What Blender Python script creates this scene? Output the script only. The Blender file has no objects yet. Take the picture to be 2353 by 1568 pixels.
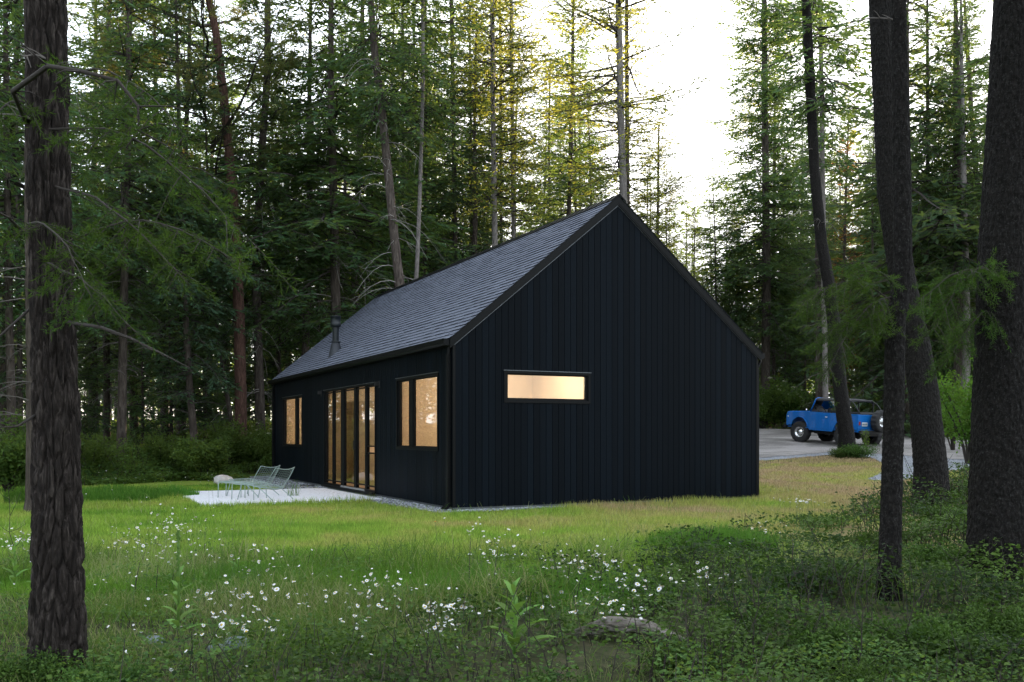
import bpy, math, random
import numpy as np
from mathutils import Vector, Matrix
R = math.radians
sc = bpy.context.scene
# ------------------------------------------------------------------ camera
F, HY, EYE = 2215.0, 1001.0, 1.269          # focal length, horizon row (photo seen 2353 wide), eye height
cam = bpy.data.objects.new('camera', bpy.data.cameras.new('camera'))
sc.collection.objects.link(cam)
cam.location = (0, 0, EYE); cam.rotation_euler = (R(90), 0, 0)
cam.data.sensor_width = 36; cam.data.lens = 36*F/2353; cam.data.shift_y = (HY-784)/2353
cam.data.clip_end = 2000; cam.data.clip_start = .05
sc.camera = cam
# ------------------------------------------------------------------ sky and sun
SUN_EL, SUN_AZ = R(9.0), R(20)              # the sun is low behind the trees, right of centre
w = bpy.data.worlds.new('World'); sc.world = w; w.use_nodes = True
wn = w.node_tree; bg = wn.nodes['Background']
sky = wn.nodes.new('ShaderNodeTexSky'); sky.sky_type = 'NISHITA'; sky.sun_disc = False
sky.sun_elevation = SUN_EL; sky.sun_rotation = SUN_AZ
sky.air_density = 1.0; sky.dust_density = 2.0; sky.ozone_density = 1.0
# thin bright evening overcast veiling the clear sky
cap = wn.nodes.new('ShaderNodeVectorMath'); cap.operation = 'MINIMUM'; wn.links.new(sky.outputs[0], cap.inputs[0]); cap.inputs[1].default_value = (6.5, 5.8, 5.0)
veil = wn.nodes.new('ShaderNodeMix'); veil.data_type = 'RGBA'; veil.inputs[0].default_value = .72
wn.links.new(cap.outputs[0], veil.inputs[6]); veil.inputs[7].default_value = (3.0, 3.2, 3.5, 1)
wn.links.new(veil.outputs[2], bg.inputs[0]); bg.inputs[1].default_value = .135
sl = bpy.data.objects.new('sun', bpy.data.lights.new('sun', 'SUN')); sc.collection.objects.link(sl)
sl.data.energy = 4.4; sl.data.angle = R(.6); sl.data.color = (1, .74, .42)
sd = Vector((math.sin(SUN_AZ)*math.cos(SUN_EL), math.cos(SUN_AZ)*math.cos(SUN_EL), math.sin(SUN_EL)))
sl.rotation_euler = sd.to_track_quat('Z', 'Y').to_euler()
sc.view_settings.view_transform = 'Standard'; sc.view_settings.look = 'None'
sc.view_settings.exposure = 2.85; sc.view_settings.gamma = 1
sc.cycles.max_bounces = 8; sc.cycles.diffuse_bounces = 3; sc.cycles.glossy_bounces = 3
sc.cycles.transmission_bounces = 4; sc.cycles.transparent_max_bounces = 12
sc.cycles.sample_clamp_indirect = 4; sc.cycles.use_denoising = True
sc.cycles.caustics_reflective = False; sc.cycles.caustics_refractive = False

# ------------------------------------------------------------------ helpers
def link(o, parent=None):
    sc.collection.objects.link(o)
    if parent is not None: o.parent = parent
    return o
def tag(o, label=None, cat=None, group=None, kind=None):
    if label: o['label'] = label
    if cat: o['category'] = cat
    if group: o['group'] = group
    if kind: o['kind'] = kind
    return o
def empty(name, loc=(0, 0, 0), rz=0):
    o = bpy.data.objects.new(name, None); o.location = loc; o.rotation_euler = (0, 0, rz)
    o.empty_display_size = .2
    return link(o)
def mk_mesh(name, V, quads=None, tris=None, mats=(), mi=None, rnd=None, smooth=False):
    V = np.asarray(V, dtype=np.float32).reshape(-1, 3)
    q = np.zeros((0, 4), int) if quads is None else np.asarray(quads, int).reshape(-1, 4)
    t = np.zeros((0, 3), int) if tris is None else np.asarray(tris, int).reshape(-1, 3)
    me = bpy.data.meshes.new(name)
    me.vertices.add(len(V)); me.vertices.foreach_set('co', V.ravel())
    nl = q.size + t.size
    me.loops.add(nl); me.loops.foreach_set('vertex_index', np.concatenate([q.ravel(), t.ravel()]).astype(np.int32))
    me.polygons.add(len(q)+len(t))
    ls = np.concatenate([np.arange(len(q))*4, q.size+np.arange(len(t))*3]).astype(np.int32)
    me.polygons.foreach_set('loop_start', ls)
    if mi is not None: me.polygons.foreach_set('material_index', np.asarray(mi, np.int32))
    if rnd is not None:
        a = me.attributes.new('rnd', 'FLOAT', 'POINT'); a.data.foreach_set('value', np.asarray(rnd, np.float32))
    for m in mats: me.materials.append(m)
    me.update(calc_edges=True)
    me.polygons.foreach_set('use_smooth', np.full(len(q)+len(t), smooth))
    return me
class MB:
    """collects simple shapes into one mesh"""
    def __init__(s): s.v = []; s.f = []; s.m = []
    def add(s, vs, fs, m=0):
        b = len(s.v); s.v += [tuple(p) for p in vs]; s.f += [tuple(i+b for i in f) for f in fs]; s.m += [m]*len(fs)
    def box(s, x0, x1, y0, y1, z0, z1, m=0):
        s.add([(x0,y0,z0),(x1,y0,z0),(x1,y1,z0),(x0,y1,z0),(x0,y0,z1),(x1,y0,z1),(x1,y1,z1),(x0,y1,z1)],
              [(0,3,2,1),(4,5,6,7),(0,1,5,4),(1,2,6,5),(2,3,7,6),(3,0,4,7)], m)
    def hexa(s, p, m=0):    # 8 points, bottom ring then top ring
        s.add(p, [(0,3,2,1),(4,5,6,7),(0,1,5,4),(1,2,6,5),(2,3,7,6),(3,0,4,7)], m)
    def tube(s, pts, rad, n=8, m=0, cap=True):
        pts = [Vector(p) for p in pts]; N = len(pts)
        if not hasattr(rad, '__len__'): rad = [rad]*N
        t0 = (pts[1]-pts[0]).normalized(); a = Vector((0,0,1)) if abs(t0.z) < .9 else Vector((1,0,0))
        u = t0.cross(a).normalized(); vs = []
        for i, p in enumerate(pts):
            t = (pts[min(i+1,N-1)]-pts[max(i-1,0)]).normalized()
            u = (u-t*u.dot(t)).normalized(); vv = t.cross(u)
            for k in range(n):
                an = 2*math.pi*k/n; vs.append(p+(u*math.cos(an)+vv*math.sin(an))*rad[i])
        fs = [(i*n+k, i*n+(k+1)%n, (i+1)*n+(k+1)%n, (i+1)*n+k) for i in range(N-1) for k in range(n)]
        if cap: fs += [tuple(range(n))[::-1], tuple((N-1)*n+k for k in range(n))]
        s.add(vs, fs, m)
    def lathe(s, prof, c=(0,0,0), n=24, m=0, axis='z', jit=None):
        vs = []
        for (r, h) in prof:
            for k in range(n):
                a = 2*math.pi*k/n; rr = r*(1 if jit is None else jit(k, h))
                p = (rr*math.cos(a), rr*math.sin(a), h)
                if axis == 'y': p = (p[0], p[2], p[1])
                if axis == 'x': p = (p[2], p[0], p[1])
                vs.append((p[0]+c[0], p[1]+c[1], p[2]+c[2]))
        fs = [(i*n+k, i*n+(k+1)%n, (i+1)*n+(k+1)%n, (i+1)*n+k) for i in range(len(prof)-1) for k in range(n)]
        s.add(vs, fs, m)
    def prism(s, poly, y0, y1, m=0):     # polygon in x,z extruded along y
        n = len(poly)
        s.add([(x, y0, z) for x, z in poly]+[(x, y1, z) for x, z in poly],
              [tuple(range(n)), tuple(range(2*n-1, n-1, -1))]+[(k, k+n, (k+1)%n+n, (k+1)%n) for k in range(n)], m)
    def build(s, name, mats, parent=None, smooth=False, bevel=0):
        me = bpy.data.meshes.new(name); me.from_pydata(s.v, [], s.f)
        if not isinstance(mats, (list, tuple)): mats = [mats]
        for mt in mats: me.materials.append(mt)
        me.polygons.foreach_set('material_index', s.m)
        if smooth: me.polygons.foreach_set('use_smooth', [True]*len(s.f))
        me.update(); o = link(bpy.data.objects.new(name, me), parent)
        if bevel:
            b = o.modifiers.new('bevel', 'BEVEL'); b.width = bevel; b.segments = 2; b.limit_method = 'ANGLE'
        return o
def _h(ix, iy, iz):
    n = (ix*374761393 + iy*668265263 + iz*2147483647 + 12345) & 0xffffffff
    n = ((n ^ (n >> 13))*1274126177) & 0xffffffff
    return ((n ^ (n >> 16)) & 0xffff)/65535.0
def vnoise(x, y, z=0.0):
    x, y, z = np.broadcast_arrays(np.asarray(x, float), np.asarray(y, float), np.asarray(z, float))
    ix, iy, iz = np.floor(x).astype(np.int64), np.floor(y).astype(np.int64), np.floor(z).astype(np.int64)
    fx, fy, fz = x-ix, y-iy, z-iz
    fx, fy, fz = [f*f*(3-2*f) for f in (fx, fy, fz)]
    r = 0
    for a in (0, 1):
        for b in (0, 1):
            for c in (0, 1):
                r = r + _h(ix+a, iy+b, iz+c)*(fx if a else 1-fx)*(fy if b else 1-fy)*(fz if c else 1-fz)
    return r
def worley(u, v, nu, seed=0):
    """cell noise on a cylinder: distance to the cell border and a value per cell (u wraps every nu cells)"""
    iu, iv = np.floor(u).astype(np.int64), np.floor(v).astype(np.int64); f1 = np.full(u.shape, 9.); f2 = np.full(u.shape, 9.); cv = np.zeros(u.shape)
    for a in (-1, 0, 1):
        for b in (-1, 0, 1):
            cu, cw = iu+a, iv+b; k = np.mod(cu, nu); j1 = _h(k, cw, np.full_like(k, seed)); j2 = _h(k, cw, np.full_like(k, seed+7)); h3 = _h(k, cw, np.full_like(k, seed+13))
            d = np.hypot(cu+.1+.8*j1-u, cw+.1+.8*j2-v); m1 = d < f1; f2 = np.where(m1, f1, np.minimum(f2, d)); cv = np.where(m1, h3, cv); f1 = np.where(m1, d, f1)
    return f2-f1, cv
def sst(a, b, x): t = np.clip((x-a)/(b-a), 0, 1); return t*t*(3-2*t)
def soft(x, k=1.5): return np.where(x > k, x-k/2, np.where(x > 0, x*x/(2*k), 0))
def gz(x, y, rough=True):
    """height of the ground"""
    x = np.asarray(x, float); y = np.asarray(y, float)
    st = 28-7*sst(0, 7, x)
    d = soft(y-st); z = .05*np.minimum(d, 40)+.02*np.clip(d-40, 0, 80)
    z = z-.05-.08*sst(13, 6, y)
    n = (vnoise(x*.35, y*.35)-.5)*.10+(vnoise(x*1.3+9, y*1.3)-.5)*.05
    far = (vnoise(x*.12+40, y*.12)-.5)*.5*sst(24, 45, y)
    nearh = sst(15, 11, y)*1.0
    if rough: z = z+n*(nearh*.8+sst(30, 40, y)*.6+.12)+far*.6
    # the made ground: cabin pad and drive are smooth
    return z
PSI = R(25.95); CX, CY = -1.007, 16.684
def hw(v, u):      # cabin frame (v along the gable, u along the long wall) to world
    return (CX+v*math.cos(PSI)-u*math.sin(PSI), CY+v*math.sin(PSI)+u*math.cos(PSI))
def wh(x, y):
    dx, dy = x-CX, y-CY
    return dx*math.cos(PSI)+dy*math.sin(PSI), -dx*math.sin(PSI)+dy*math.cos(PSI)
W_, L_ = 6.64, 14.36
def inpoly(x, y, poly):
    x = np.asarray(x, float); y = np.asarray(y, float); c = np.zeros(x.shape, bool); n = len(poly)
    for i in range(n):
        (x0, y0), (x1, y1) = poly[i], poly[(i+1) % n]
        if y0 == y1: continue
        c ^= ((y0 > y) != (y1 > y)) & (x < (x1-x0)*(y-y0)/(y1-y0)+x0)
    return c
ROAD = [(-2,40),(3,34.2),(8,32.6),(10.2,34.3),(11.6,35.4),(13.2,34.4),(15,31.2),(19,29.8),(30,30),(46,34),(46,46),(30,43),(22,42),(18,44.5),(15.5,52),(12,55),(4,53),(-2,50)]
SHOULDER = [(3,33.4),(8,31.5),(10.4,33.5),(11.5,34.7),(12.3,33.2),(11.6,30),(10.6,27.4),(9.2,25.0),(9.7,24.6),(10.6,25.2),(12.5,27.6),(15,28.4),(20,29.0),(30,29.2),(30,30.5),(19,30.4),(15.2,32),(13.2,35),(11.6,36),(10,35),(8,33.2),(3,34.8)]
PATIO = [hw(-.27,3.1), hw(-.27,7.5), hw(-3.75,7.5), hw(-3.75,3.1)]
GRAVEL = [hw(-.02,-.02), hw(-.02,14.6), hw(-1.1,14.6), hw(-1.25,7.4), hw(-.6,7.3), hw(-.6,3.3), hw(-.62,2.2), hw(-.5,.6), hw(-.42,-.32), hw(.4,-.42), hw(1.3,-.36), hw(2.1,-.16), hw(2.4,-.02)]
def incabin(x, y, m=0.0):
    v, u = wh(np.asarray(x, float), np.asarray(y, float))
    return (v > -m) & (v < W_+m) & (u > -m) & (u < L_+m)

# ------------------------------------------------------------------ materials
def mat(name):
    m = bpy.data.materials.new(name); m.use_nodes = True; n = m.node_tree
    return m, n, n.nodes['Principled BSDF']
def N(n, t, **k):
    x = n.nodes.new(t)
    for a, b in k.items(): setattr(x, a, b)
    return x
def ramp(n, fac, stops):
    r = n.nodes.new('ShaderNodeValToRGB'); e = r.color_ramp.elements
    while len(e) < len(stops): e.new(.5)
    for i, (p, c) in enumerate(stops): e[i].position = p; e[i].color = (*c, 1)
    n.links.new(fac, r.inputs[0]); return r.outputs[0]
def noise(n, scale, detail=4, rough=.6, vec=None, mapsc=None, dist=0):
    t = n.nodes.new('ShaderNodeTexNoise'); t.inputs['Scale'].default_value = scale
    t.inputs['Detail'].default_value = detail; t.inputs['Roughness'].default_value = rough; t.inputs['Distortion'].default_value = dist
    tc = n.nodes.new('ShaderNodeTexCoord'); src = tc.outputs['Object'] if vec is None else vec
    if mapsc:
        mp = n.nodes.new('ShaderNodeMapping'); mp.inputs['Scale'].default_value = mapsc; n.links.new(src, mp.inputs[0]); src = mp.outputs[0]
    n.links.new(src, t.inputs['Vector']); return t.outputs['Fac']
def bump(n, b, h, strength=.5, dist=.02):
    x = n.nodes.new('ShaderNodeBump'); x.inputs['Strength'].default_value = strength; x.inputs['Distance'].default_value = dist
    n.links.new(h, x.inputs['Height']); n.links.new(x.outputs[0], b.inputs['Normal']); return x
def simple(name, col, rough=.6, metal=0, var=.15, vs=8, bs=0, spec=.5):
    m, n, b = mat(name); f = noise(n, vs)
    c = ramp(n, f, [(.3, tuple(x*(1-var) for x in col)), (.7, tuple(min(1, x*(1+var)) for x in col))])
    n.links.new(c, b.inputs['Base Color']); b.inputs['Roughness'].default_value = rough; b.inputs['Metallic'].default_value = metal
    b.inputs['Specular IOR Level'].default_value = spec
    if bs: bump(n, b, noise(n, vs*6), bs, .01)
    return m
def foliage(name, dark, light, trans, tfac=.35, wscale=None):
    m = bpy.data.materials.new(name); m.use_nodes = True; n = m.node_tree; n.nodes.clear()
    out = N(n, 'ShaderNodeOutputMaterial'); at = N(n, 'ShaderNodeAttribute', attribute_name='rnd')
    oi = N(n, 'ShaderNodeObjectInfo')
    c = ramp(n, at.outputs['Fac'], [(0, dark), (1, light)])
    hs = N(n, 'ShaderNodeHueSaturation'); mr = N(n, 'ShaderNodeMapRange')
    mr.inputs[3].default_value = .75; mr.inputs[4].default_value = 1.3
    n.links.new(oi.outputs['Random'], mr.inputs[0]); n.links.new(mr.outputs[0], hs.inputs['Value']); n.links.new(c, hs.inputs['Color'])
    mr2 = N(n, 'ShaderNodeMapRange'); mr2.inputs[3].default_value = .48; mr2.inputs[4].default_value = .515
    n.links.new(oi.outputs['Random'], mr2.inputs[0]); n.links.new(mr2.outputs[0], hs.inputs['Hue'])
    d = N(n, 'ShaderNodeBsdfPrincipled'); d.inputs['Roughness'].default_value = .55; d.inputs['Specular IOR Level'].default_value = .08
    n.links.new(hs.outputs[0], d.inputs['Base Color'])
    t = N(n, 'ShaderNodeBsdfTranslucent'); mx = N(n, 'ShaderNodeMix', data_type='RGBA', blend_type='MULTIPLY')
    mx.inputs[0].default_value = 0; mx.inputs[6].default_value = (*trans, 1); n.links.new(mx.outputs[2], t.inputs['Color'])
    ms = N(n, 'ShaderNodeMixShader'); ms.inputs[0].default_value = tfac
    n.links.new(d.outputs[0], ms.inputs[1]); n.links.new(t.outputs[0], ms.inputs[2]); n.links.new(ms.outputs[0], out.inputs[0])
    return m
def bark(name, dark, mid, light, sc_=(6, 6, 1.2), lichen=None, bs=.8, scaly=False):
    m, n, b = mat(name)
    f = noise(n, 3, 6, .65, mapsc=sc_, dist=.6); c = ramp(n, f, [(.3, dark), (.52, mid), (.75, light)])
    if lichen:
        g = noise(n, 60, 5, .8, mapsc=(1, 1, 1)); g2 = ramp(n, g, [(.56, (0,0,0)), (.62, (.7,.7,.7))])
        mx = N(n, 'ShaderNodeMix', data_type='RGBA'); n.links.new(g2, mx.inputs[0]); n.links.new(c, mx.inputs[6])
        mx.inputs[7].default_value = (*lichen, 1); c = mx.outputs[2]
    n.links.new(c, b.inputs['Base Color']); b.inputs['Roughness'].default_value = .9; b.inputs['Specular IOR Level'].default_value = .2
    if scaly:
        v = N(n, 'ShaderNodeTexVoronoi'); v.inputs['Scale'].default_value = 26; tc = N(n, 'ShaderNodeTexCoord')
        mp = N(n, 'ShaderNodeMapping'); mp.inputs['Scale'].default_value = (1, 1, .55); n.links.new(tc.outputs['Object'], mp.inputs[0]); n.links.new(mp.outputs[0], v.inputs['Vector'])
        bump(n, b, v.outputs['Distance'], bs, .02)
    else: bump(n, b, f, bs, .03)
    return m
M = {}
M['needle'] = foliage('fir_needles', (.024,.056,.028), (.066,.128,.056), (.20,.30,.05), .34)
M['needle_blue'] = foliage('dark_fir_needles', (.020,.046,.028), (.052,.100,.052), (.18,.24,.05), .32)
M['larch'] = foliage('larch_needles', (.045,.080,.020), (.10,.165,.045), (.36,.38,.05), .40)
M['pine'] = foliage('pine_needles', (.030,.055,.022), (.075,.115,.040), (.28,.26,.06), .35)
M['rust'] = foliage('rusty_needles', (.07,.035,.018), (.16,.08,.035), (.45,.22,.05), .35)
M['bright'] = foliage('fresh_needles', (.010,.022,.006), (.060,.125,.018), (.10,.18,.02), .35)
M['leaf'] = foliage('shrub_leaves', (.024,.052,.017), (.085,.145,.036), (.22,.32,.05), .35)
M['leaf_dark'] = foliage('ground_cover_leaves', (.008,.021,.006), (.068,.120,.024), (.08,.16,.02), .22)
M['maple'] = foliage('maple_leaves', (.035,.080,.012), (.085,.17,.025), (.15,.28,.03), .4)
M['fblade'] = foliage('long_grass_blades', (.020,.058,.010), (.115,.190,.036), (.2,.35,.04), .28)
M['straw'] = foliage('straw_blades', (.11,.14,.05), (.28,.29,.14), (.4,.4,.15), .3)
M['tall'] = foliage('tall_green_blades', (.030,.085,.014), (.09,.19,.030), (.15,.35,.04), .35)
M['mullein'] = foliage('mullein_leaf', (.11,.21,.05), (.16,.28,.07), (.2,.35,.05), .3)
M['bark_fir'] = bark('fir_bark', (0.0240,0.0184,0.0152), (0.0680,0.0544,0.0464), (0.1320,0.1120,0.1000), (5,5,1))
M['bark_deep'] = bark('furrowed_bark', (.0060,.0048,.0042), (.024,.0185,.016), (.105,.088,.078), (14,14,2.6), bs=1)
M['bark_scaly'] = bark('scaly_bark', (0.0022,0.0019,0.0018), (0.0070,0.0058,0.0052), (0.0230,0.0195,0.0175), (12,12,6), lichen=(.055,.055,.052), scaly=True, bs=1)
M['bark_pale'] = bark('pale_bark', (0.0640,0.0560,0.0528), (0.1520,0.1360,0.1280), (0.2400,0.2200,0.2080), (7,7,1.5), lichen=(.30,.29,.28))
M['bark_red'] = bark('red_bark', (.022,.012,.009), (.080,.042,.032), (.14,.085,.068), (8,8,1.2), bs=1)
M['twig'] = simple('dead_twig', (.10,.088,.080), .9, vs=5)
M['twig_pale'] = simple('pale_dead_twig', (.22,.205,.19), .9, vs=5)
M['branch'] = simple('live_branch', (.026,.020,.016), .9, vs=5)
def lawn_color(n, dry_l, dry_h, bright=1.0):
    f = noise(n, .33, 5, .6); f2 = noise(n, 1.9, 4, .7); ad = N(n, 'ShaderNodeMath', operation='MULTIPLY_ADD')
    n.links.new(f2, ad.inputs[0]); ad.inputs[1].default_value = .35; n.links.new(f, ad.inputs[2])
    # drier towards the right of the cabin and in front of the gable
    geo = N(n, 'ShaderNodeNewGeometry'); sp = N(n, 'ShaderNodeSeparateXYZ'); n.links.new(geo.outputs['Position'], sp.inputs[0])
    mx = N(n, 'ShaderNodeMapRange'); n.links.new(sp.outputs['X'], mx.inputs[0]); mx.inputs[1].default_value = -6; mx.inputs[2].default_value = 8
    mx.inputs[3].default_value = -.13; mx.inputs[4].default_value = .12
    a2 = N(n, 'ShaderNodeMath', operation='ADD'); n.links.new(ad.outputs[0], a2.inputs[0]); n.links.new(mx.outputs[0], a2.inputs[1])
    my = N(n, 'ShaderNodeMapRange'); n.links.new(sp.outputs['Y'], my.inputs[0]); my.inputs[1].default_value = 8.5; my.inputs[2].default_value = 13
    my.inputs[3].default_value = -.2; my.inputs[4].default_value = .02
    a3 = N(n, 'ShaderNodeMath', operation='ADD'); n.links.new(a2.outputs[0], a3.inputs[0]); n.links.new(my.outputs[0], a3.inputs[1])
    g = [(x*bright for x in c) for c in ((.095,.200,.024), (.200,.295,.046), (.280,.285,.080), (.320,.240,.135))]
    g = [tuple(c) for c in g]
    return ramp(n, a3.outputs[0], [(.42, g[0]), (.58, g[1]), (.72, g[2]), (.86, g[3])])
m, n, b = mat('lawn_blades'); c = lawn_color(n, 0, 1, 1.25)
at = N(n, 'ShaderNodeAttribute', attribute_name='rnd'); hs = N(n, 'ShaderNodeHueSaturation'); mr = N(n, 'ShaderNodeMapRange'); mr.inputs[3].default_value = .65; mr.inputs[4].default_value = 1.35
n.links.new(at.outputs['Fac'], mr.inputs[0]); n.links.new(mr.outputs[0], hs.inputs['Value']); n.links.new(c, hs.inputs['Color']); n.links.new(hs.outputs[0], b.inputs['Base Color'])
b.inputs['Roughness'].default_value = .7; b.inputs['Specular IOR Level'].default_value = .06
tr = N(n, 'ShaderNodeBsdfTranslucent'); n.links.new(hs.outputs[0], tr.inputs[0]); ms = N(n, 'ShaderNodeMixShader'); ms.inputs[0].default_value = .35
n.links.new(b.outputs[0], ms.inputs[1]); n.links.new(tr.outputs[0], ms.inputs[2]); n.links.new(ms.outputs[0], n.nodes['Material Output'].inputs[0]); M['lawn'] = m
m, n, b = mat('ground_soil'); c = lawn_color(n, 0, 1, .75)
geo = N(n, 'ShaderNodeNewGeometry'); sp = N(n, 'ShaderNodeSeparateXYZ'); n.links.new(geo.outputs['Position'], sp.inputs[0])
litter = ramp(n, noise(n, 5, 6, .7), [(.35, (.022,.020,.012)), (.5, (.045,.052,.022)), (.7, (.085,.070,.045))])
def mrange(n, s, a, b_):
    x = N(n, 'ShaderNodeMapRange', interpolation_type='SMOOTHSTEP'); n.links.new(s, x.inputs[0]); x.inputs[1].default_value = a; x.inputs[2].default_value = b_; return x.outputs[0]
nf = noise(n, .8, 3); nn = N(n, 'ShaderNodeMath', operation='MULTIPLY_ADD'); n.links.new(nf, nn.inputs[0]); nn.inputs[1].default_value = 4; n.links.new(sp.outputs['Y'], nn.inputs[2])
far = mrange(n, nn.outputs[0], 30, 34); near = mrange(n, nn.outputs[0], 12.5, 9.5)
mxx = N(n, 'ShaderNodeMath', operation='MAXIMUM'); n.links.new(far, mxx.inputs[0]); n.links.new(near, mxx.inputs[1])
mx = N(n, 'ShaderNodeMix', data_type='RGBA'); n.links.new(mxx.outputs[0], mx.inputs[0]); n.links.new(c, mx.inputs[6]); n.links.new(litter, mx.inputs[7])
n.links.new(mx.outputs[2], b.inputs['Base Color']); b.inputs['Roughness'].default_value = .95; b.inputs['Specular IOR Level'].default_value = .1
bump(n, b, noise(n, 30, 5, .7), .6, .03); M['ground'] = m
def gravel_mat(name, cols, scale, rough=.9):
    m, n, b = mat(name); v = N(n, 'ShaderNodeTexVoronoi'); v.inputs['Scale'].default_value = scale; tc = N(n, 'ShaderNodeTexCoord'); n.links.new(tc.outputs['Object'], v.inputs['Vector'])
    sp = N(n, 'ShaderNodeSeparateColor'); n.links.new(v.outputs['Color'], sp.inputs[0]); c = ramp(n, sp.outputs[0], [(0, cols[0]), (.5, cols[1]), (1, cols[2])])
    n.links.new(c, b.inputs['Base Color']); b.inputs['Roughness'].default_value = rough; bump(n, b, v.outputs['Distance'], 1, .02); return m
M['gravel'] = gravel_mat('crushed_gravel', ((.07,.075,.085), (.17,.18,.20), (.34,.36,.40)), 28)
m, n, b = mat('drive_gravel'); f = noise(n, .5, 4); f2 = noise(n, 60, 3, .8); ad = N(n, 'ShaderNodeMath', operation='MULTIPLY_ADD'); n.links.new(f2, ad.inputs[0]); ad.inputs[1].default_value = .9; n.links.new(f, ad.inputs[2])
n.links.new(ramp(n, ad.outputs[0], [(.55, (.085,.078,.072)), (.95, (.165,.152,.142)), (1.25, (.27,.25,.24))]), b.inputs['Base Color']); b.inputs['Roughness'].default_value = .95; bump(n, b, f2, .8, .02); M['road'] = m
m, n, b = mat('patio_concrete'); f = noise(n, 14, 6, .75)
n.links.new(ramp(n, f, [(.32, (.42,.43,.46)), (.5, (.60,.61,.65)), (.7, (.70,.71,.74))]), b.inputs['Base Color']); b.inputs['Roughness'].default_value = .8; bump(n, b, f, .2, .01); M['concrete'] = m
def siding_mat():
    m, n, b = mat('black_stained_boards'); at = N(n, 'ShaderNodeAttribute', attribute_name='rnd')
    g = noise(n, 9, 6, .65, mapsc=(5, 5, .35), dist=.4); ad = N(n, 'ShaderNodeMath', operation='MULTIPLY_ADD'); n.links.new(g, ad.inputs[0]); ad.inputs[1].default_value = .45; n.links.new(at.outputs['Fac'], ad.inputs[2])
    c = ramp(n, ad.outputs[0], [(.0, (.0005,.0018,.0036)), (.6, (.0009,.0028,.0054)), (1.3, (.0018,.0045,.0082))])
    v = N(n, 'ShaderNodeTexVoronoi'); v.inputs['Scale'].default_value = 2.2; tc = N(n, 'ShaderNodeTexCoord'); mp = N(n, 'ShaderNodeMapping'); mp.inputs['Scale'].default_value = (1.6, 1.6, .8)
    n.links.new(tc.outputs['Object'], mp.inputs[0]); n.links.new(mp.outputs[0], v.inputs['Vector'])
    kn = ramp(n, v.outputs['Distance'], [(.015, (1,1,1)), (.035, (0,0,0))]); mx = N(n, 'ShaderNodeMix', data_type='RGBA'); n.links.new(kn, mx.inputs[0]); n.links.new(c, mx.inputs[6]); mx.inputs[7].default_value = (.003,.004,.005,1)
    n.links.new(mx.outputs[2], b.inputs['Base Color']); b.inputs['Roughness'].default_value = .55; b.inputs['Specular IOR Level'].default_value = .07
    bump(n, b, g, .35, .004); return m
M['siding'] = siding_mat()
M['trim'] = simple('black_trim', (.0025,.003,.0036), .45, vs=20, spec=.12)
M['backing'] = simple('wall_backing', (.004,.005,.006), .9)
M['flash'] = simple('metal_flashing', (.09,.10,.11), .35, .6)
m, n, b = mat('roof_shingles'); at = N(n, 'ShaderNodeAttribute', attribute_name='rnd'); g = noise(n, 60, 3, .8); ad = N(n, 'ShaderNodeMath', operation='MULTIPLY_ADD'); n.links.new(g, ad.inputs[0]); ad.inputs[1].default_value = .5; n.links.new(at.outputs['Fac'], ad.inputs[2])
n.links.new(ramp(n, ad.outputs[0], [(.15, (.078,.089,.118)), (.6, (.092,.104,.138)), (1.2, (.106,.120,.158))]), b.inputs['Base Color']); b.inputs['Roughness'].default_value = .85; b.inputs['Specular IOR Level'].default_value = .35; bump(n, b, g, .5, .004); M['shingle'] = m
M['wall_in'] = simple('cream_wall', (.62,.53,.42), .8, var=.04, vs=1.5)
M['floor_in'] = simple('oak_floor', (.33,.26,.19), .5, vs=3)
M['wood_in'] = simple('oak_cabinet', (.42,.36,.29), .6, vs=3)
m = bpy.data.materials.new('window_glass'); m.use_nodes = True; n = m.node_tree; n.nodes.clear()
o_ = N(n, 'ShaderNodeOutputMaterial'); fr = N(n, 'ShaderNodeFresnel'); fr.inputs[0].default_value = 1.5; mu = N(n, 'ShaderNodeMath', operation='MULTIPLY'); mu.inputs[1].default_value = 2.1; mu.use_clamp = True
n.links.new(fr.outputs[0], mu.inputs[0]); tp = N(n, 'ShaderNodeBsdfTransparent'); tp.inputs[0].default_value = (.88,.9,.88,1); gl = N(n, 'ShaderNodeBsdfGlossy'); gl.inputs['Roughness'].default_value = .0
ms = N(n, 'ShaderNodeMixShader'); n.links.new(mu.outputs[0], ms.inputs[0]); n.links.new(tp.outputs[0], ms.inputs[1]); n.links.new(gl.outputs[0], ms.inputs[2]); n.links.new(ms.outputs[0], o_.inputs[0]); M['glass'] = m
M['paint'] = simple('blue_paint', (.003,.120,.42), .4, var=.03, vs=2, spec=.25); M['paint'].node_tree.nodes['Principled BSDF'].inputs['Coat Weight'].default_value = .15
M['rubber'] = simple('tyre_rubber', (.016,.016,.017), .8, vs=20)
M['blackp'] = simple('black_plastic', (.010,.010,.011), .6)
M['chrome'] = simple('chrome', (.75,.76,.78), .15, 1, var=.05)
M['canvas'] = simple('grey_canvas_top', (.035,.034,.038), .8)
M['plate'] = simple('licence_plate', (.55,.60,.62), .5, var=.08, vs=30)
M['ink'] = simple('plate_ink', (.04,.06,.12), .5)
M['red'] = simple('red_lens', (.25,.01,.01), .3)
M['amber'] = simple('marker_lens', (.75,.75,.7), .3)
M['sage'] = simple('sage_metal', (.25,.33,.305), .45, .1, var=.05)
M['stone'] = simple('pale_stone', (.42,.41,.40), .9, var=.25, vs=6, bs=.6)
M['stone_b'] = simple('bluish_stone', (.15,.18,.20), .9, var=.3, vs=9, bs=.6)
M['petal'] = simple('daisy_petal', (.68,.68,.70), .6, var=.03)
M['yolk'] = simple('daisy_centre', (.48,.34,.04), .7)
M['stem'] = simple('flower_stem', (.06,.10,.03), .7)
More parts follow.
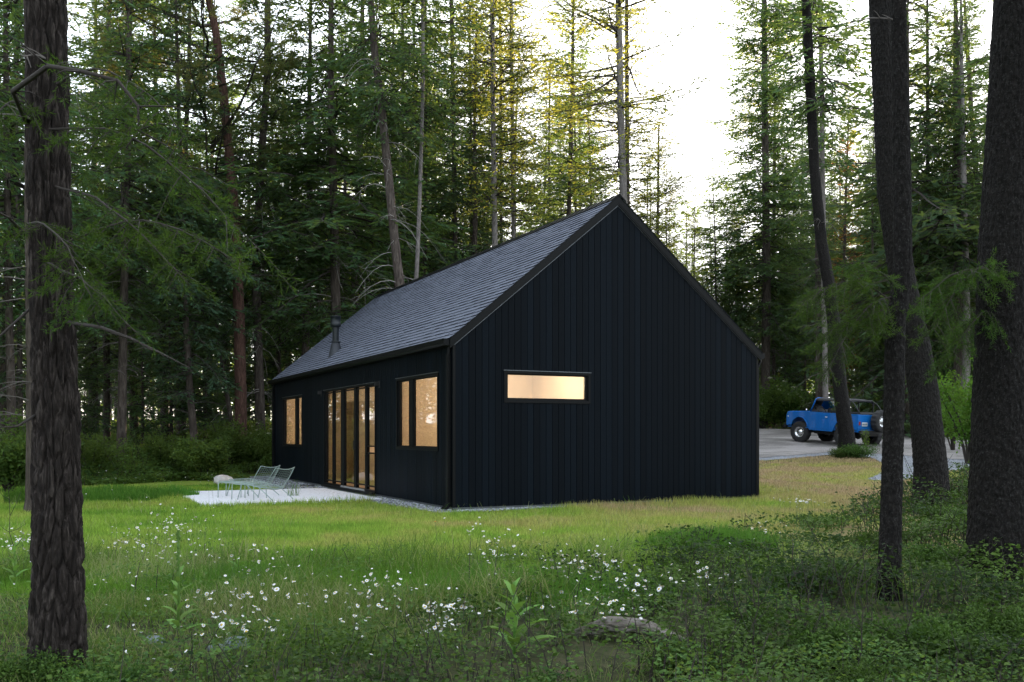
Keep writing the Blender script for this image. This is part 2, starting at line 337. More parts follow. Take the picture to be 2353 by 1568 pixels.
M['bloom'] = simple('cream_blossom', (.42,.42,.30), .8)
M['weathered'] = bark('weathered_wood', (.05,.04,.03), (.16,.14,.12), (.30,.28,.26), (3,12,12), bs=1)
M['chim'] = simple('stove_pipe_metal', (.004,.008,.011), .5, .1)

# ------------------------------------------------------------------ ground, drive, gravel
def axis(segs):
    out = []
    for a, b_, s in segs: out += list(np.arange(a, b_-1e-6, s))
    return np.array(out+[segs[-1][1]])
gx = axis([(-700,-100,60), (-100,-30,5), (-30,-14,1), (-14,16,.2), (16,40,1), (40,100,5), (100,700,60)])
gy = axis([(-60,0,5), (0,4,.5), (4,14,.15), (14,42,.3), (42,80,1), (80,180,5), (180,900,60)])
def sheet(name, xs, ys, zoff, material, poly=None, rough=True):
    X, Y = np.meshgrid(xs, ys); Z = gz(X, Y, rough)+zoff; nx = len(xs)
    V = np.stack([X, Y, Z], -1).reshape(-1, 3)
    i = (np.arange(len(ys)-1)[:, None]*nx+np.arange(nx-1)[None]).ravel(); q = np.stack([i, i+1, i+nx+1, i+nx], 1)
    if poly is not None:
        c = V[q].mean(1); q = q[inpoly(c[:, 0], c[:, 1], poly)]
        u, inv = np.unique(q, return_inverse=True); V = V[u]; q = inv.reshape(-1, 4)
    return link(bpy.data.objects.new(name, mk_mesh(name, V, q, mats=[material], smooth=True)))
tag(sheet('ground', gx, gy, 0, M['ground']), kind='structure')
tag(sheet('driveway', np.arange(-3, 47, .25), np.arange(28, 56, .25), .035, M['road'], ROAD), kind='structure')
tag(sheet('gravel_shoulder', np.arange(2, 31, .12), np.arange(24, 37, .12), .02, M['gravel'], SHOULDER), kind='structure')
tag(sheet('gravel_border', np.arange(-9, 2.5, .06), np.arange(15.6, 31, .06), .02, M['gravel'], GRAVEL), kind='structure')
rg = random.Random(5)
st = MB()
def pebble(mb, x, y, z, r, m=0):
    a = rg.random()*6; vs = []
    for i, (zz, rr) in enumerate(((-.5, .7), (.1, 1.0), (.6, .55))):
        for k in range(5):
            t = a+k*1.2566; q = rr*(.7+.5*rg.random()); vs.append((x+math.cos(t)*r*q, y+math.sin(t)*r*q, z+zz*r*.8))
    fs = [(i*5+k, i*5+(k+1) % 5, (i+1)*5+(k+1) % 5, (i+1)*5+k) for i in (0, 1) for k in range(5)]+[(10,11,12,13,14)]
    mb.add(vs, fs, m)
for _ in range(5200):
    if rg.random() < .5: v, u = -rg.random()*.62, rg.random()*4
    elif rg.random() < .5: v, u = rg.random()*2.4, -rg.random()*.42
    else: v, u = -.02-rg.random()*1.1, 7.5+rg.random()*6
    x, y = hw(v, u)
    if inpoly(np.array([x]), np.array([y]), GRAVEL)[0]: pebble(st, x, y, float(gz(x, y))+.03, .010+.016*rg.random(), rg.choice((0, 0, 1, 2)))
M['pb1'] = simple('pebble_grey', (.19,.20,.225), .9); M['pb2'] = simple('pebble_pale', (.38,.40,.44), .9); M['pb3'] = simple('pebble_dark', (.06,.065,.075), .9)
tag(st.build('gravel_stones', [M['pb1'], M['pb2'], M['pb3']]), 'loose grey crushed stone lying along the foot of the black cabin', 'gravel', kind='stuff')

dbr = np.random.default_rng(12); nd = 240; V_ = dbr.uniform(-3.4, -.35, nd); V_ = np.where(dbr.random(nd) < .6, -.35-np.abs(dbr.normal(0, .5, nd)), V_); U_ = dbr.uniform(3.2, 7.4, nd)
xy_ = np.array([hw(a_, b_) for a_, b_ in zip(V_, U_)]); LITTER = (np.stack([xy_[:, 0], xy_[:, 1], np.full(nd, .004)], -1), dbr)
# patio slab
pm = MB(); p = [(*q, -.16) for q in PATIO]+[(*q, .0) for q in PATIO]
p = [p[0], p[3], p[2], p[1], p[4], p[7], p[6], p[5]]
pm.hexa([p[0], p[1], p[2], p[3], p[4], p[5], p[6], p[7]])
tag(pm.build('patio', M['concrete'], bevel=.008), kind='structure')

# ------------------------------------------------------------------ the cabin
cabin = empty('cabin', (CX, CY, 0), PSI)
tag(cabin, 'black board-clad gabled cabin with grey shingle roof and warm lit windows', 'cabin')
SL = (5.616-2.87)/(W_/2)
def rz(x, off=0): return 5.616-SL*abs(x-W_/2)+off
GOPEN = [(.97, 2.70, 1.87, 2.40)]
LOPEN = [(.69, 2.92, 1.01, 2.385), (10.78, 13.10, .97, 2.36), (4.31, 8.46, .02, 2.385)]
def board_wall(name, along, u0, u1, z0, topf, opens, breaks=(), out=1):
    """tongue and groove boards; along 'x' = gable (outward -y), 'y' = long wall (outward -x)"""
    rr = random.Random(len(name)); V = []; Q = []; rn = []
    edges = []; u = u0; 
    while u < u1-1e-4:
        nu = min(u1, u+.127); edges.append((u, nu)); u = nu
    for (a, b_) in edges:
        col = rr.random(); dep = .018+rr.random()*.0025
        cuts = sorted({a+.004, b_-.004} | {c for o in opens for c in o[:2] if a+.004 < c < b_-.004} | {c for c in breaks if a+.004 < c < b_-.004})
        for s0, s1 in zip(cuts[:-1], cuts[1:]):
            mid = (s0+s1)/2; iv = [(z0, None)]
            for o in opens:
                if o[0] < mid < o[1]: iv = ([(z0, o[2])] if o[2] > z0+.02 else [])+[(o[3], None)]
            for lo, hi in iv:
                t0, t1 = (hi, hi) if hi is not None else (topf(s0), topf(s1))
                k = len(V)
                for d in (0, -dep):
                    for (s, z) in ((s0, lo), (s1, lo), (s1, t1), (s0, t0)):
                        V.append((s, d*out, z) if along == 'x' else (d*out, s, z)); rn.append(col)
                Q += [(k+4, k+5, k+6, k+7), (k, k+4, k+7, k+3), (k+1, k+2, k+6, k+5), (k, k+1, k+5, k+4), (k+3, k+7, k+6, k+2)]
    V = np.array(V)
    return V, Q, rn
def add_boards(name, along, off, *a, **k):
    V, Q, rn = board_wall(name, along, *a, **k); V = V+np.array(off)
    return link(bpy.data.objects.new('siding', mk_mesh(name, V, Q, mats=[M['siding']], rnd=rn)), cabin)
add_boards('gable_siding', 'x', (0, 0, 0), .02, W_-.02, .02, lambda x: rz(x, -.02), GOPEN, (W_/2,))
add_boards('long_siding', 'y', (0, 0, 0), .02, L_-.02, .02, lambda y: 2.86, LOPEN)
add_boards('far_gable_siding', 'x', (0, L_, 0), .02, W_-.02, .02, lambda x: rz(x, -.02), [], (W_/2,), out=-1)
add_boards('back_siding', 'y', (W_, 0, 0), .02, L_-.02, .02, lambda y: 2.86, [], out=-1)
def shell(mb, a0, a1, z0, z1, opens, f):
    us = sorted({a0, a1} | {c for o in opens for c in o[:2]}); zs = sorted({z0, z1} | {c for o in opens for c in o[2:4]})
    for i in range(len(us)-1):
        for j in range(len(zs)-1):
            u, z = (us[i]+us[i+1])/2, (zs[j]+zs[j+1])/2
            if not any(o[0] < u < o[1] and o[2] < z < o[3] for o in opens): f(us[i], us[i+1], zs[j], zs[j+1])
ws = MB()
shell(ws, 0.003, W_-.003, .0, 2.80, GOPEN, lambda a, b_, c, d: ws.box(a, b_, .002, .09, c, d))
ws.prism([(.003, 2.80), (W_-.003, 2.80), (W_-.003, 2.83), (W_/2, 5.58), (.003, 2.83)], .002, .09)
ws.prism([(.003, 2.80), (W_-.003, 2.80), (W_-.003, 2.83), (W_/2, 5.58), (.003, 2.83)], L_-.09, L_-.002)
shell(ws, .09, L_-.09, .0, 2.86, LOPEN, lambda a, b_, c, d: ws.box(.002, .088, a, b_, c, d))
ws.box(W_-.088, W_-.002, .09, L_-.09, 0, 2.86); ws.box(.003, W_-.003, L_-.09, L_-.002, 0, 2.80)
ws.build('wall', M['backing'], cabin)
fd = MB(); fd.box(.015, W_-.015, .015, L_-.015, -.4, -.005); fd.build('foundation', simple('foundation_concrete', (.16,.165,.17), .9, vs=5), cabin)
fl = MB(); fl.box(-.026, W_+.026, -.026, -.001, -.004, .017); fl.box(-.026, -.001, .0, L_+.026, -.004, .017)
fl.build('base_flashing', M['flash'], cabin)
# corner trim
ct = MB(); ct.box(-.028, .019, -.028, .019, .02, 2.84); ct.build('corner_board', M['trim'], cabin)
ct = MB(); ct.box(W_-.019, W_+.028, -.028, .019, .02, 2.84); ct.build('corner_board', M['trim'], cabin)
ct = MB(); ct.box(-.028, .019, L_-.019, L_+.028, .02, 2.84); ct.build('corner_board', M['trim'], cabin)
# interior
it = MB()
shell(it, .092, W_-.092, .03, 2.72, GOPEN, lambda a, b_, c, d: it.box(a, b_, .0905, .125, c, d))
shell(it, .125, L_-.125, .03, 2.72, LOPEN, lambda a, b_, c, d: it.box(.0905, .125, a, b_, c, d))
it.box(W_-.125, W_-.0905, .125, L_-.125, .03, 2.72); it.box(.092, W_-.092, L_-.125, L_-.0905, .03, 2.72)
it.box(.126, W_-.126, .126, L_-.126, 2.721, 2.76)
it.box(.126, W_-.126, 3.45, 3.57, .031, 2.72)              # rooms
it.box(.126, W_-.126, 10.1, 10.22, .031, 2.72)
it.box(3.3, 3.42, .126, 3.449, .031, 2.72)
it.box(3.2, 3.32, 10.221, L_-.126, .031, 2.72)
it.build('interior_wall', M['wall_in'], cabin)
it = MB(); it.box(.092, W_-.092, .092, L_-.092, .0, .03); it.build('floor', M['floor_in'], cabin)
it = MB(); it.box(4.9, W_-.13, 5.0, 9.4, .031, .93); it.box(1.2, 3.0, 9.6, 10.09, .031, 2.2); it.box(2.2, 3.0, 3.58, 3.95, .031, 2.3); it.build('cabinet', M['wood_in'], cabin, bevel=.01)
for (v, u, zz, e) in ((1.9, 1.6, 2.5, 21), (1.7, 12.1, 2.5, 26), (3.9, 5.3, 2.5, 26), (3.8, 8.4, 2.5, 26)):
    fx = MB(); fx.lathe([(0, .0), (.16, .0), (.17, -.03), (.13, -.07), (0, -.08)], (v, u, 2.72), 20)
    em, en, eb = mat('lamp_glow'); eb.inputs['Emission Color'].default_value = (1, .72, .42, 1); eb.inputs['Emission Strength'].default_value = 3
    fo = fx.build('ceiling_lamp', em, cabin, True)
    lp = bpy.data.objects.new('lamp_light', bpy.data.lights.new('lamp_light', 'POINT')); lp.data.energy = e; lp.data.color = (1, .77, .53); lp.data.shadow_soft_size = .12
    link(lp, fo); lp.location = (v, u, 2.52)
# windows (outer trim, sash, pane)
def ring(mb, f, a0, a1, z0, z1, wd, d0, d1, m=0):
    f(mb, a0, a1, z1-wd, z1, d0, d1, m); f(mb, a0, a1, z0, z0+wd, d0, d1, m)
    f(mb, a0, a0+wd, z0+wd, z1-wd, d0, d1, m); f(mb, a1-wd, a1, z0+wd, z1-wd, d0, d1, m)
def onx(mb, a0, a1, z0, z1, d0, d1, m=0): mb.box(a0, a1, -d1, -d0, z0, z1, m)     # gable wall
def ony(mb, a0, a1, z0, z1, d0, d1, m=0): mb.box(-d1, -d0, a0, a1, z0, z1, m)     # long wall
def window(f, a0, a1, z0, z1, panes, name='window'):
    fr = MB(); ring(fr, f, a0, a1, z0, z1, .045, -.07, .034); w_ = fr.build(name, M['trim'], cabin, bevel=.003)
    hd = MB(); f(hd, a0-.012, a1+.012, z1+.001, z1+.012, -.0, .050); hd.build('head_flashing', M['flash'], w_)
    fr = MB(); f(fr, a0+.045, a1-.045, z0+.045, z0+.06, -.07, .026)
    xs = sorted(panes); prev = a0+.046
    for (b0, b1, c0, c1) in xs:
        ring(fr, f, b0-.030, b1+.030, c0-.030, c1+.030, .030, -.045, -.002)
        if b0-.03 > prev+.002: f(fr, prev, b0-.0305, z0+.061, z1-.046, -.06, .012)
        prev = max(prev, b1+.0305)
    if prev < a1-.047: f(fr, prev, a1-.0455, z0+.061, z1-.046, -.06, .012)
    fr.build('frame', M['trim'], w_, bevel=.002)
    for (b0, b1, c0, c1) in panes:
        g = MB(); d = .022
        if f is onx: g.add([(b0-.01, d, c0-.01), (b1+.01, d, c0-.01), (b1+.01, d, c1+.01), (b0-.01, d, c1+.01)], [(0, 1, 2, 3)])
        else: g.add([(d, b0-.01, c0-.01), (d, b1+.01, c0-.01), (d, b1+.01, c1+.01), (d, b0-.01, c1+.01)], [(3, 2, 1, 0)])
        g.build('pane', M['glass'], w_)
    return w_
window(onx, .95, 2.72, 1.85, 2.42, [(1.04, 2.62, 1.94, 2.35)])
window(ony, .67, 2.94, .99, 2.40, [(.75, 2.0, 1.07, 2.33), (2.28, 2.82, 1.07, 2.33)])
window(ony, 10.76, 13.12, .95, 2.38, [(10.85, 11.38, 1.02, 2.31), (11.66, 13.0, 1.02, 2.31)])
dr = window(ony, 4.29, 8.48, .03, 2.40, [(4.38, 4.93, 1.05, 2.32), (4.38, 4.93, .18, .87), (5.12, 5.72, .19, 2.31), (5.95, 6.72, .19, 2.31), (7.03, 7.63, .17, 2.31), (7.78, 8.36, .17, 2.31)], 'patio_door')
sb = MB(); sb.box(-.10, -.0345, 4.29, 8.48, .0, .05); sb.build('sill', M['trim'], dr)
sb = MB(); sb.box(-.06, -.0345, 5.05, 6.85, .051, .085); sb.build('track', simple('pale_threshold', (.42,.43,.44), .4, .5), dr)
hb = MB(); hb.box(-.06, -.035, 5.80, 5.83, .95, 1.15); hb.build('handle', M['blackp'], dr)
for u in (4.04, 8.72):
    s_ = MB(); s_.box(-.035, -.0195, u-.05, u+.05, 2.27, 2.42); s_.box(-.125, -.0352, u-.045, u+.045, 2.31, 2.40)
    s_.build('wall_lamp', M['blackp'], cabin, bevel=.004)
# roof
TOP = .15
def rt(x): return rz(x, TOP)
rb = MB(); ov = .09
for sgn in (0, 1):
    xs = [(-ov, W_/2), (W_+ov, W_/2)][sgn]; x0, x1 = xs
    rb.hexa([(x0, -.055, rz(x0)+.015), (x1, -.055, rz(x1)+.015), (x1, L_+.055, rz(x1)+.015), (x0, L_+.055, rz(x0)+.015),
             (x0, -.055, rt(x0)), (x1, -.055, rt(x1)), (x1, L_+.055, rt(x1)), (x0, L_+.055, rt(x0))])
roof = rb.build('roof', M['trim'], cabin)
# shingle courses: thin overlapping tabs
rr = random.Random(8); V = []; Q = []; rn = []
slope = math.hypot(1, SL); ln = (W_/2+ov+.02)*slope
nxv, nzv = -SL/slope, 1/slope
for side in (0, 1):
    k = 0; s = 0.0
    while s < ln-.02:
        y = -.075+(-rr.random()*.2)
        while y < L_+.07:
            wd = rr.choice((.14, .2, .26, .33)) if side == 0 else 1.2
            y0, y1 = max(y, -.075), min(y+wd-.004, L_+.07)
            if y1 > y0+.01:
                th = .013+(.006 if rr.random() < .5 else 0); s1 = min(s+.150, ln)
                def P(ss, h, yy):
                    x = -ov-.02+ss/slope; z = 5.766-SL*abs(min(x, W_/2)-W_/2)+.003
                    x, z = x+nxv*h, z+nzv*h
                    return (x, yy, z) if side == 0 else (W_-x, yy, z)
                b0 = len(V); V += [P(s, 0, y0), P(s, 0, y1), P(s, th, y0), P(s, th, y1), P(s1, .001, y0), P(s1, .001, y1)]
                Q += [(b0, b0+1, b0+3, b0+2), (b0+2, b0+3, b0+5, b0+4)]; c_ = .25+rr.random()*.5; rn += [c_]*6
            y += wd
        s += .135; k += 1
link(bpy.data.objects.new('shingles', mk_mesh('shingles', V, Q, mats=[M['shingle'], M['trim']], mi=[1, 0]*(len(Q)//2), rnd=rn)), roof)  # black butt edges paint in the narrow shadow line under each course
rc = MB(); y = -.08
while y < L_+.05:
    h0, h1 = .030, .016; y1 = min(y+.24, L_+.075)
    for (xa, xb) in ((W_/2-.15, W_/2), (W_/2, W_/2+.15)):
        za, zb = rt(xa), rt(xb)
        rc.hexa([(xa, y, za+.012), (xb, y, zb+.012), (xb, y1, zb+.012), (xa, y1, za+.012), (xa, y, za+h0+.012), (xb, y, zb+h0+.012), (xb, y1, zb+h1+.012), (xa, y1, za+h1+.012)])
    y += .21
rc.build('ridge_cap', M['trim'], roof)
ra = MB()
for yy0, yy1 in ((-.050, -.020), (L_+.020, L_+.050)):
    ra = MB()
    for (xa, xb) in ((-ov+.002, W_/2), (W_/2, W_+ov-.002)):
        ra.hexa([(xa, yy0, rz(xa)-.022), (xb, yy0, rz(xb)-.022), (xb, yy1, rz(xb)-.022), (xa, yy1, rz(xa)-.022), (xa, yy0, rz(xa)+.014), (xb, yy0, rz(xb)+.014), (xb, yy1, rz(xb)+.014), (xa, yy1, rz(xa)+.014)])
    ra.build('rake_board', M['trim'], roof)
ra = MB()
for (xa, xb) in ((.0, W_/2), (W_/2, W_)):
    ra.hexa([(xa, -.030, rz(xa)-.037), (xb, -.030, rz(xb)-.037), (xb, -.0195, rz(xb)-.037), (xa, -.0195, rz(xa)-.037), (xa, -.030, rz(xa)-.0225), (xb, -.030, rz(xb)-.0225), (xb, -.0195, rz(xb)-.0225), (xa, -.0195, rz(xa)-.0225)])
ra.build('rake_flashing', M['flash'], roof)
for s_, nm in ((-1, 0), (1, 1)):
    g = MB(); xo = -ov if s_ < 0 else W_+ov; t = .003
    prof = [(0, 2.935), (0, 2.83), (.075, 2.825), (.105, 2.86), (.11, 2.925), (.118, 2.94)]
    for i in range(len(prof)-1):
        (a, z0), (b_, z1) = prof[i], prof[i+1]; a, b_ = xo+s_*(a+.001), xo+s_*(b_+.001)
        pp = [(a, z0), (b_, z1), (b_, z1+t), (a, z0+t)] if i != 0 and i != 4 and i != 3 else [(a, z0), (b_, z1), (b_+t, z1), (a+t, z0)]
        g.prism(pp, -.03, L_+.03)
    g.prism([(xo+s_*p_[0], p_[1]) for p_ in prof], -.034, -.031); g.prism([(xo+s_*p_[0], p_[1]) for p_ in prof], L_+.031, L_+.034)
    g.build('gutter', M['trim'], roof)
def downspout(x, y, s_):
    d = MB(); d.tube([(x-s_*.02, y, 2.82), (x-s_*.02, y, 2.76), (x, y, 2.66)], .035, 10); 
    d.build('downspout_elbow', M['trim'], cabin)
    d = MB(); d.box(x-.032, x+.032, y-.045, y+.045, .10, 2.68); d.hexa([(x-.032, y-.045, .0-.04), (x-.15, y-.045, -.03), (x-.15, y+.045, -.03), (x-.032, y+.045, -.04), (x+.032, y-.045, .099), (x-.032, y-.045, .099), (x-.032, y+.045, .099), (x+.032, y+.045, .099)])
    for z in (.5, 1.5, 2.4): d.box(x-.036, x+.036, y-.049, y+.049, z, z+.03)
    d.build('downspout', M['trim'], cabin)
downspout(-.062, .10, -1); downspout(-.062, L_-.1, -1)
d = MB(); d.tube([(W_+.15, .05, 2.83), (W_+.14, .05, 2.76), (W_+.05, .05, 2.60)], .03, 8); d.box(W_+.03, W_+.085, .01, .09, .0, 2.62); d.build('downspout', M['trim'], cabin)
cb = rt(.51); ch = MB()
ch.lathe([(.20, -.16), (.17, .0), (.10, .27), (.095, .30)], (.51, 9.32, cb), 20); fo = ch.build('flue_flashing', simple('flue_flashing_metal', (.025,.029,.038), .6, .1), roof, True)
ch = MB(); ch.lathe([(.085, .27), (.085, .72)], (.51, 9.32, cb), 20); ch.lathe([(.098, .28), (.13, .27), (.13, .285), (.086, .30)], (.51, 9.32, cb), 20)
ch.lathe([(.086, .66), (.135, .68), (.138, .76), (.128, .77), (.128, .93), (.138, .935), (.138, .955), (0, .962)], (.51, 9.32, cb), 20)
ch.build('chimney', M['chim'], roof, True)

# ------------------------------------------------------------------ conifers
def tubes_np(P, Rr, n=3):
    """P (B,K,3) polylines, Rr (B,K) radii -> verts, quads"""
    B, K = P.shape[:2]; T = np.gradient(P, axis=1); T /= np.linalg.norm(T, axis=2, keepdims=True)+1e-9
    up = np.array([0, 0, 1.]); A = np.cross(T, up); nn = np.linalg.norm(A, axis=2, keepdims=True); A = np.where(nn > .05, A/(nn+1e-9), np.array([1., 0, 0])); Bv = np.cross(T, A)
    ang = np.arange(n)*2*np.pi/n
    V = P[:, :, None]+Rr[:, :, None, None]*(A[:, :, None]*np.cos(ang)[None, None, :, None]+Bv[:, :, None]*np.sin(ang)[None, None, :, None])
    idx = np.arange(B*K*n).reshape(B, K, n); a = idx[:, :-1]; c = idx[:, 1:]
    q = np.stack([a, np.roll(a, -1, 2), np.roll(c, -1, 2), c], -1).reshape(-1, 4)
    return V.reshape(-1, 3), q
def leaf_quads(P, D, L, Wd, rng, flat=None):
    """diamond shaped needle sprays or leaves"""
    n_ = len(P); r = rng.normal(size=(n_, 3))
    if flat is not None: r = r*(1-flat)+np.array([0, 0, 1.])*flat*1.6
    S = np.cross(D, r); S /= np.linalg.norm(S, axis=1, keepdims=True)+1e-9
    L = np.broadcast_to(L, n_)[:, None]; Wd = np.broadcast_to(Wd, n_)[:, None]
    V = np.stack([P, P+D*L*.45+S*Wd, P+D*L, P+D*L*.45-S*Wd], 1).reshape(-1, 3)
    return V, np.arange(n_*4).reshape(-1, 4)
def merge(parts):
    V = []; Q = []; mi = []; rn = []; b_ = 0
    for v, q, m_, r_ in parts:
        V.append(v); Q.append(q+b_); mi.append(np.full(len(q), m_)); rn.append(np.broadcast_to(r_, len(v)) if np.ndim(r_) == 0 else r_); b_ += len(v)
    return np.concatenate(V), np.concatenate(Q), np.concatenate(mi), np.concatenate(rn)
def crown_mesh(name, seed, H, z0, rmax, kind='fir', nb=5.0, lmat='needle', dens=1.0, shape=.75, leaf=1.0, gap=.0):
    rng = np.random.default_rng(seed); parts = []
    zs = []; z = z0
    while z < H-.2:
        t = (z-z0)/(H-z0); k = max(2, int(rng.poisson(nb*(1-.2*t))))
        if rng.random() > gap: zs += list(z+rng.normal(0, .12, k))
        z += (.48 if kind != 'pine' else .8)*(1-.35*t)
    zs = np.clip(np.array(zs), z0-.3, H-.1); B = len(zs); t = np.clip((zs-z0)/(H-z0), 0, 1)
    prof = (1-t)**shape*(.55+.45*np.clip(t/.18, 0, 1)) if kind != 'pine' else (np.sin(np.pi*np.clip(t*.85+.15, 0, 1))**.6)
    lump = .65+.7*vnoise(zs*.6+seed, np.full(B, seed*1.7))
    Lb = rmax*prof*lump*rng.uniform(.55, 1.12, B)+.15
    az = rng.uniform(0, 2*np.pi, B); K = 7; s = np.linspace(0, 1, K)
    el0 = (.15+.5*t-.1)+rng.normal(0, .22, B)
    droop = ((.6-.5*t) if kind == 'fir' else (.25-.2*t))*rng.uniform(.5, 1.5, B)
    if kind == 'pine': el0 = .35+rng.normal(0, .2, B); droop = np.full(B, .1)
    h = s[None]*Lb[:, None]
    zz = zs[:, None]+h*np.tan(el0)[:, None]-droop[:, None]*Lb[:, None]*s[None]**1.6+(.18*Lb[:, None]*s[None]**4)
    wob = rng.normal(0, .04, (B, K)).cumsum(1)*Lb[:, None]*.5
    P = np.stack([np.cos(az)[:, None]*h-np.sin(az)[:, None]*wob, np.sin(az)[:, None]*h+np.cos(az)[:, None]*wob, zz], -1)
    Rb = (.006+.012*Lb)[:, None]*(1-.85*s[None])
    v, q = tubes_np(P, Rb); parts.append((v, q, 1, .5))
    # side twigs
    step = .13 if kind == 'fir' else (.16 if kind == 'larch' else .22)
    tb, tt, ts = [], [], []
    for i in range(B):
        n_ = max(3, int(Lb[i]*.85/step*dens)); q_ = np.linspace(.16 if kind != 'pine' else .45, 1, n_)+rng.normal(0, .02, n_)
        for sgn in (-1, 1):
            keep = rng.random(n_) < .88; tb += [i]*int(keep.sum()); tt += list(q_[keep]); ts += [sgn]*int(keep.sum())
    tb = np.array(tb); tt = np.clip(np.array(tt), 0, 1); ts = np.array(ts)
    fi = tt*(K-1); i0 = np.clip(fi.astype(int), 0, K-2); fr_ = (fi-i0)[:, None]
    O = P[tb, i0]*(1-fr_)+P[tb, i0+1]*fr_; T = P[tb, i0+1]-P[tb, i0]; T /= np.linalg.norm(T, axis=1, keepdims=True)
    S = np.cross(T, np.array([0, 0, 1.])); S /= np.linalg.norm(S, axis=1, keepdims=True)+1e-9
    a = np.abs(rng.normal(.95, .2, len(tb)))[:, None]
    D = T*np.cos(a)+S*ts[:, None]*np.sin(a); D[:, 2] += rng.normal(-.16 if kind == 'fir' else .0, .28, len(tb)); D /= np.linalg.norm(D, axis=1, keepdims=True)
    tl = (Lb[tb]*.5*(1-tt)**.8*np.clip(tt/.3, .45, 1)+.13)*rng.uniform(.6, 1.2, len(tb))
    if kind == 'pine':
        # round tufts of long needles at twig ends
        D = D+rng.normal(0, .35, D.shape); D /= np.linalg.norm(D, axis=1, keepdims=True); tl = rng.uniform(.15, .5, len(tb))
        TP = np.stack([O, O+D*tl[:, None]*.6, O+D*tl[:, None]+np.array([0, 0, .05])], 1); v, q = tubes_np(TP, np.array([[.008, .006, .004]])*np.ones((len(TP), 1))); parts.append((v, q, 1, .5))
        n_ = int(34*dens); E = np.repeat(TP[:, 2], n_, 0); dv = rng.normal(size=E.shape)+np.repeat(D, n_, 0)*.9; dv /= np.linalg.norm(dv, axis=1, keepdims=True)
        v, q = leaf_quads(E, dv, rng.uniform(.14, .24, len(E)), .009, rng); r_ = np.repeat(np.clip(rng.random(len(E))*.6+.2*np.repeat(rng.random(len(TP)), n_)*2, 0, 1), 4); parts.append((v, q, 0, r_))
        return merge_mesh(name, parts, [M[lmat], M['branch']])
    TP = np.stack([O, O+D*tl[:, None]*.5-np.array([0, 0, 1.])*(tl*.03)[:, None], O+D*tl[:, None]-np.array([0, 0, 1.])*(tl*.14)[:, None]], 1)
    v, q = tubes_np(TP, np.array([[.006, .0045, .003]])*np.ones((len(TP), 1))); parts.append((v, q, 1, .5))
    # needle sprays along the twigs
    sp = (.075 if kind == 'fir' else .10)*leaf
    cnt = np.maximum(2, (tl/sp).astype(int)); idx = np.repeat(np.arange(len(tb)), cnt)
    u = (np.arange(len(idx))-np.repeat(np.cumsum(cnt)-cnt, cnt)+rng.random(len(idx)))/cnt[idx]
    base = O[idx]*((1-u)[:, None])+TP[idx, 2]*u[:, None]
    sd_ = np.where(rng.random(len(idx)) < .5, -1, 1)[:, None]; S2 = np.cross(D[idx], np.array([0, 0, 1.])); S2 /= np.linalg.norm(S2, axis=1, keepdims=True)+1e-9
    dd = D[idx]*rng.uniform(.5, 1, (len(idx), 1))+S2*sd_*rng.uniform(.2, .9, (len(idx), 1))+rng.normal(0, .16, (len(idx), 3))+np.array([0, 0, -.1 if kind == 'fir' else .12]); dd /= np.linalg.norm(dd, axis=1, keepdims=True)
    ll = rng.uniform(.12, .25, len(idx))*leaf*(1 if kind == 'fir' else .85); wd_ = rng.uniform(.020, .037, len(idx))*leaf*(1 if kind == 'fir' else .8)
    v, q = leaf_quads(base, dd, ll, wd_, rng, .2)
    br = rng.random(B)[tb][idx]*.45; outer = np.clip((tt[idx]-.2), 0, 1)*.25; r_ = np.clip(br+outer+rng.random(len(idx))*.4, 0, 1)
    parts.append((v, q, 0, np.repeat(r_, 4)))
    return merge_mesh(name, parts, [M[lmat], M['branch']])
def merge_mesh(name, parts, mats):
    V, Q, mi, rn = merge(parts); return mk_mesh(name, V, Q, mats=mats, mi=mi, rnd=rn)
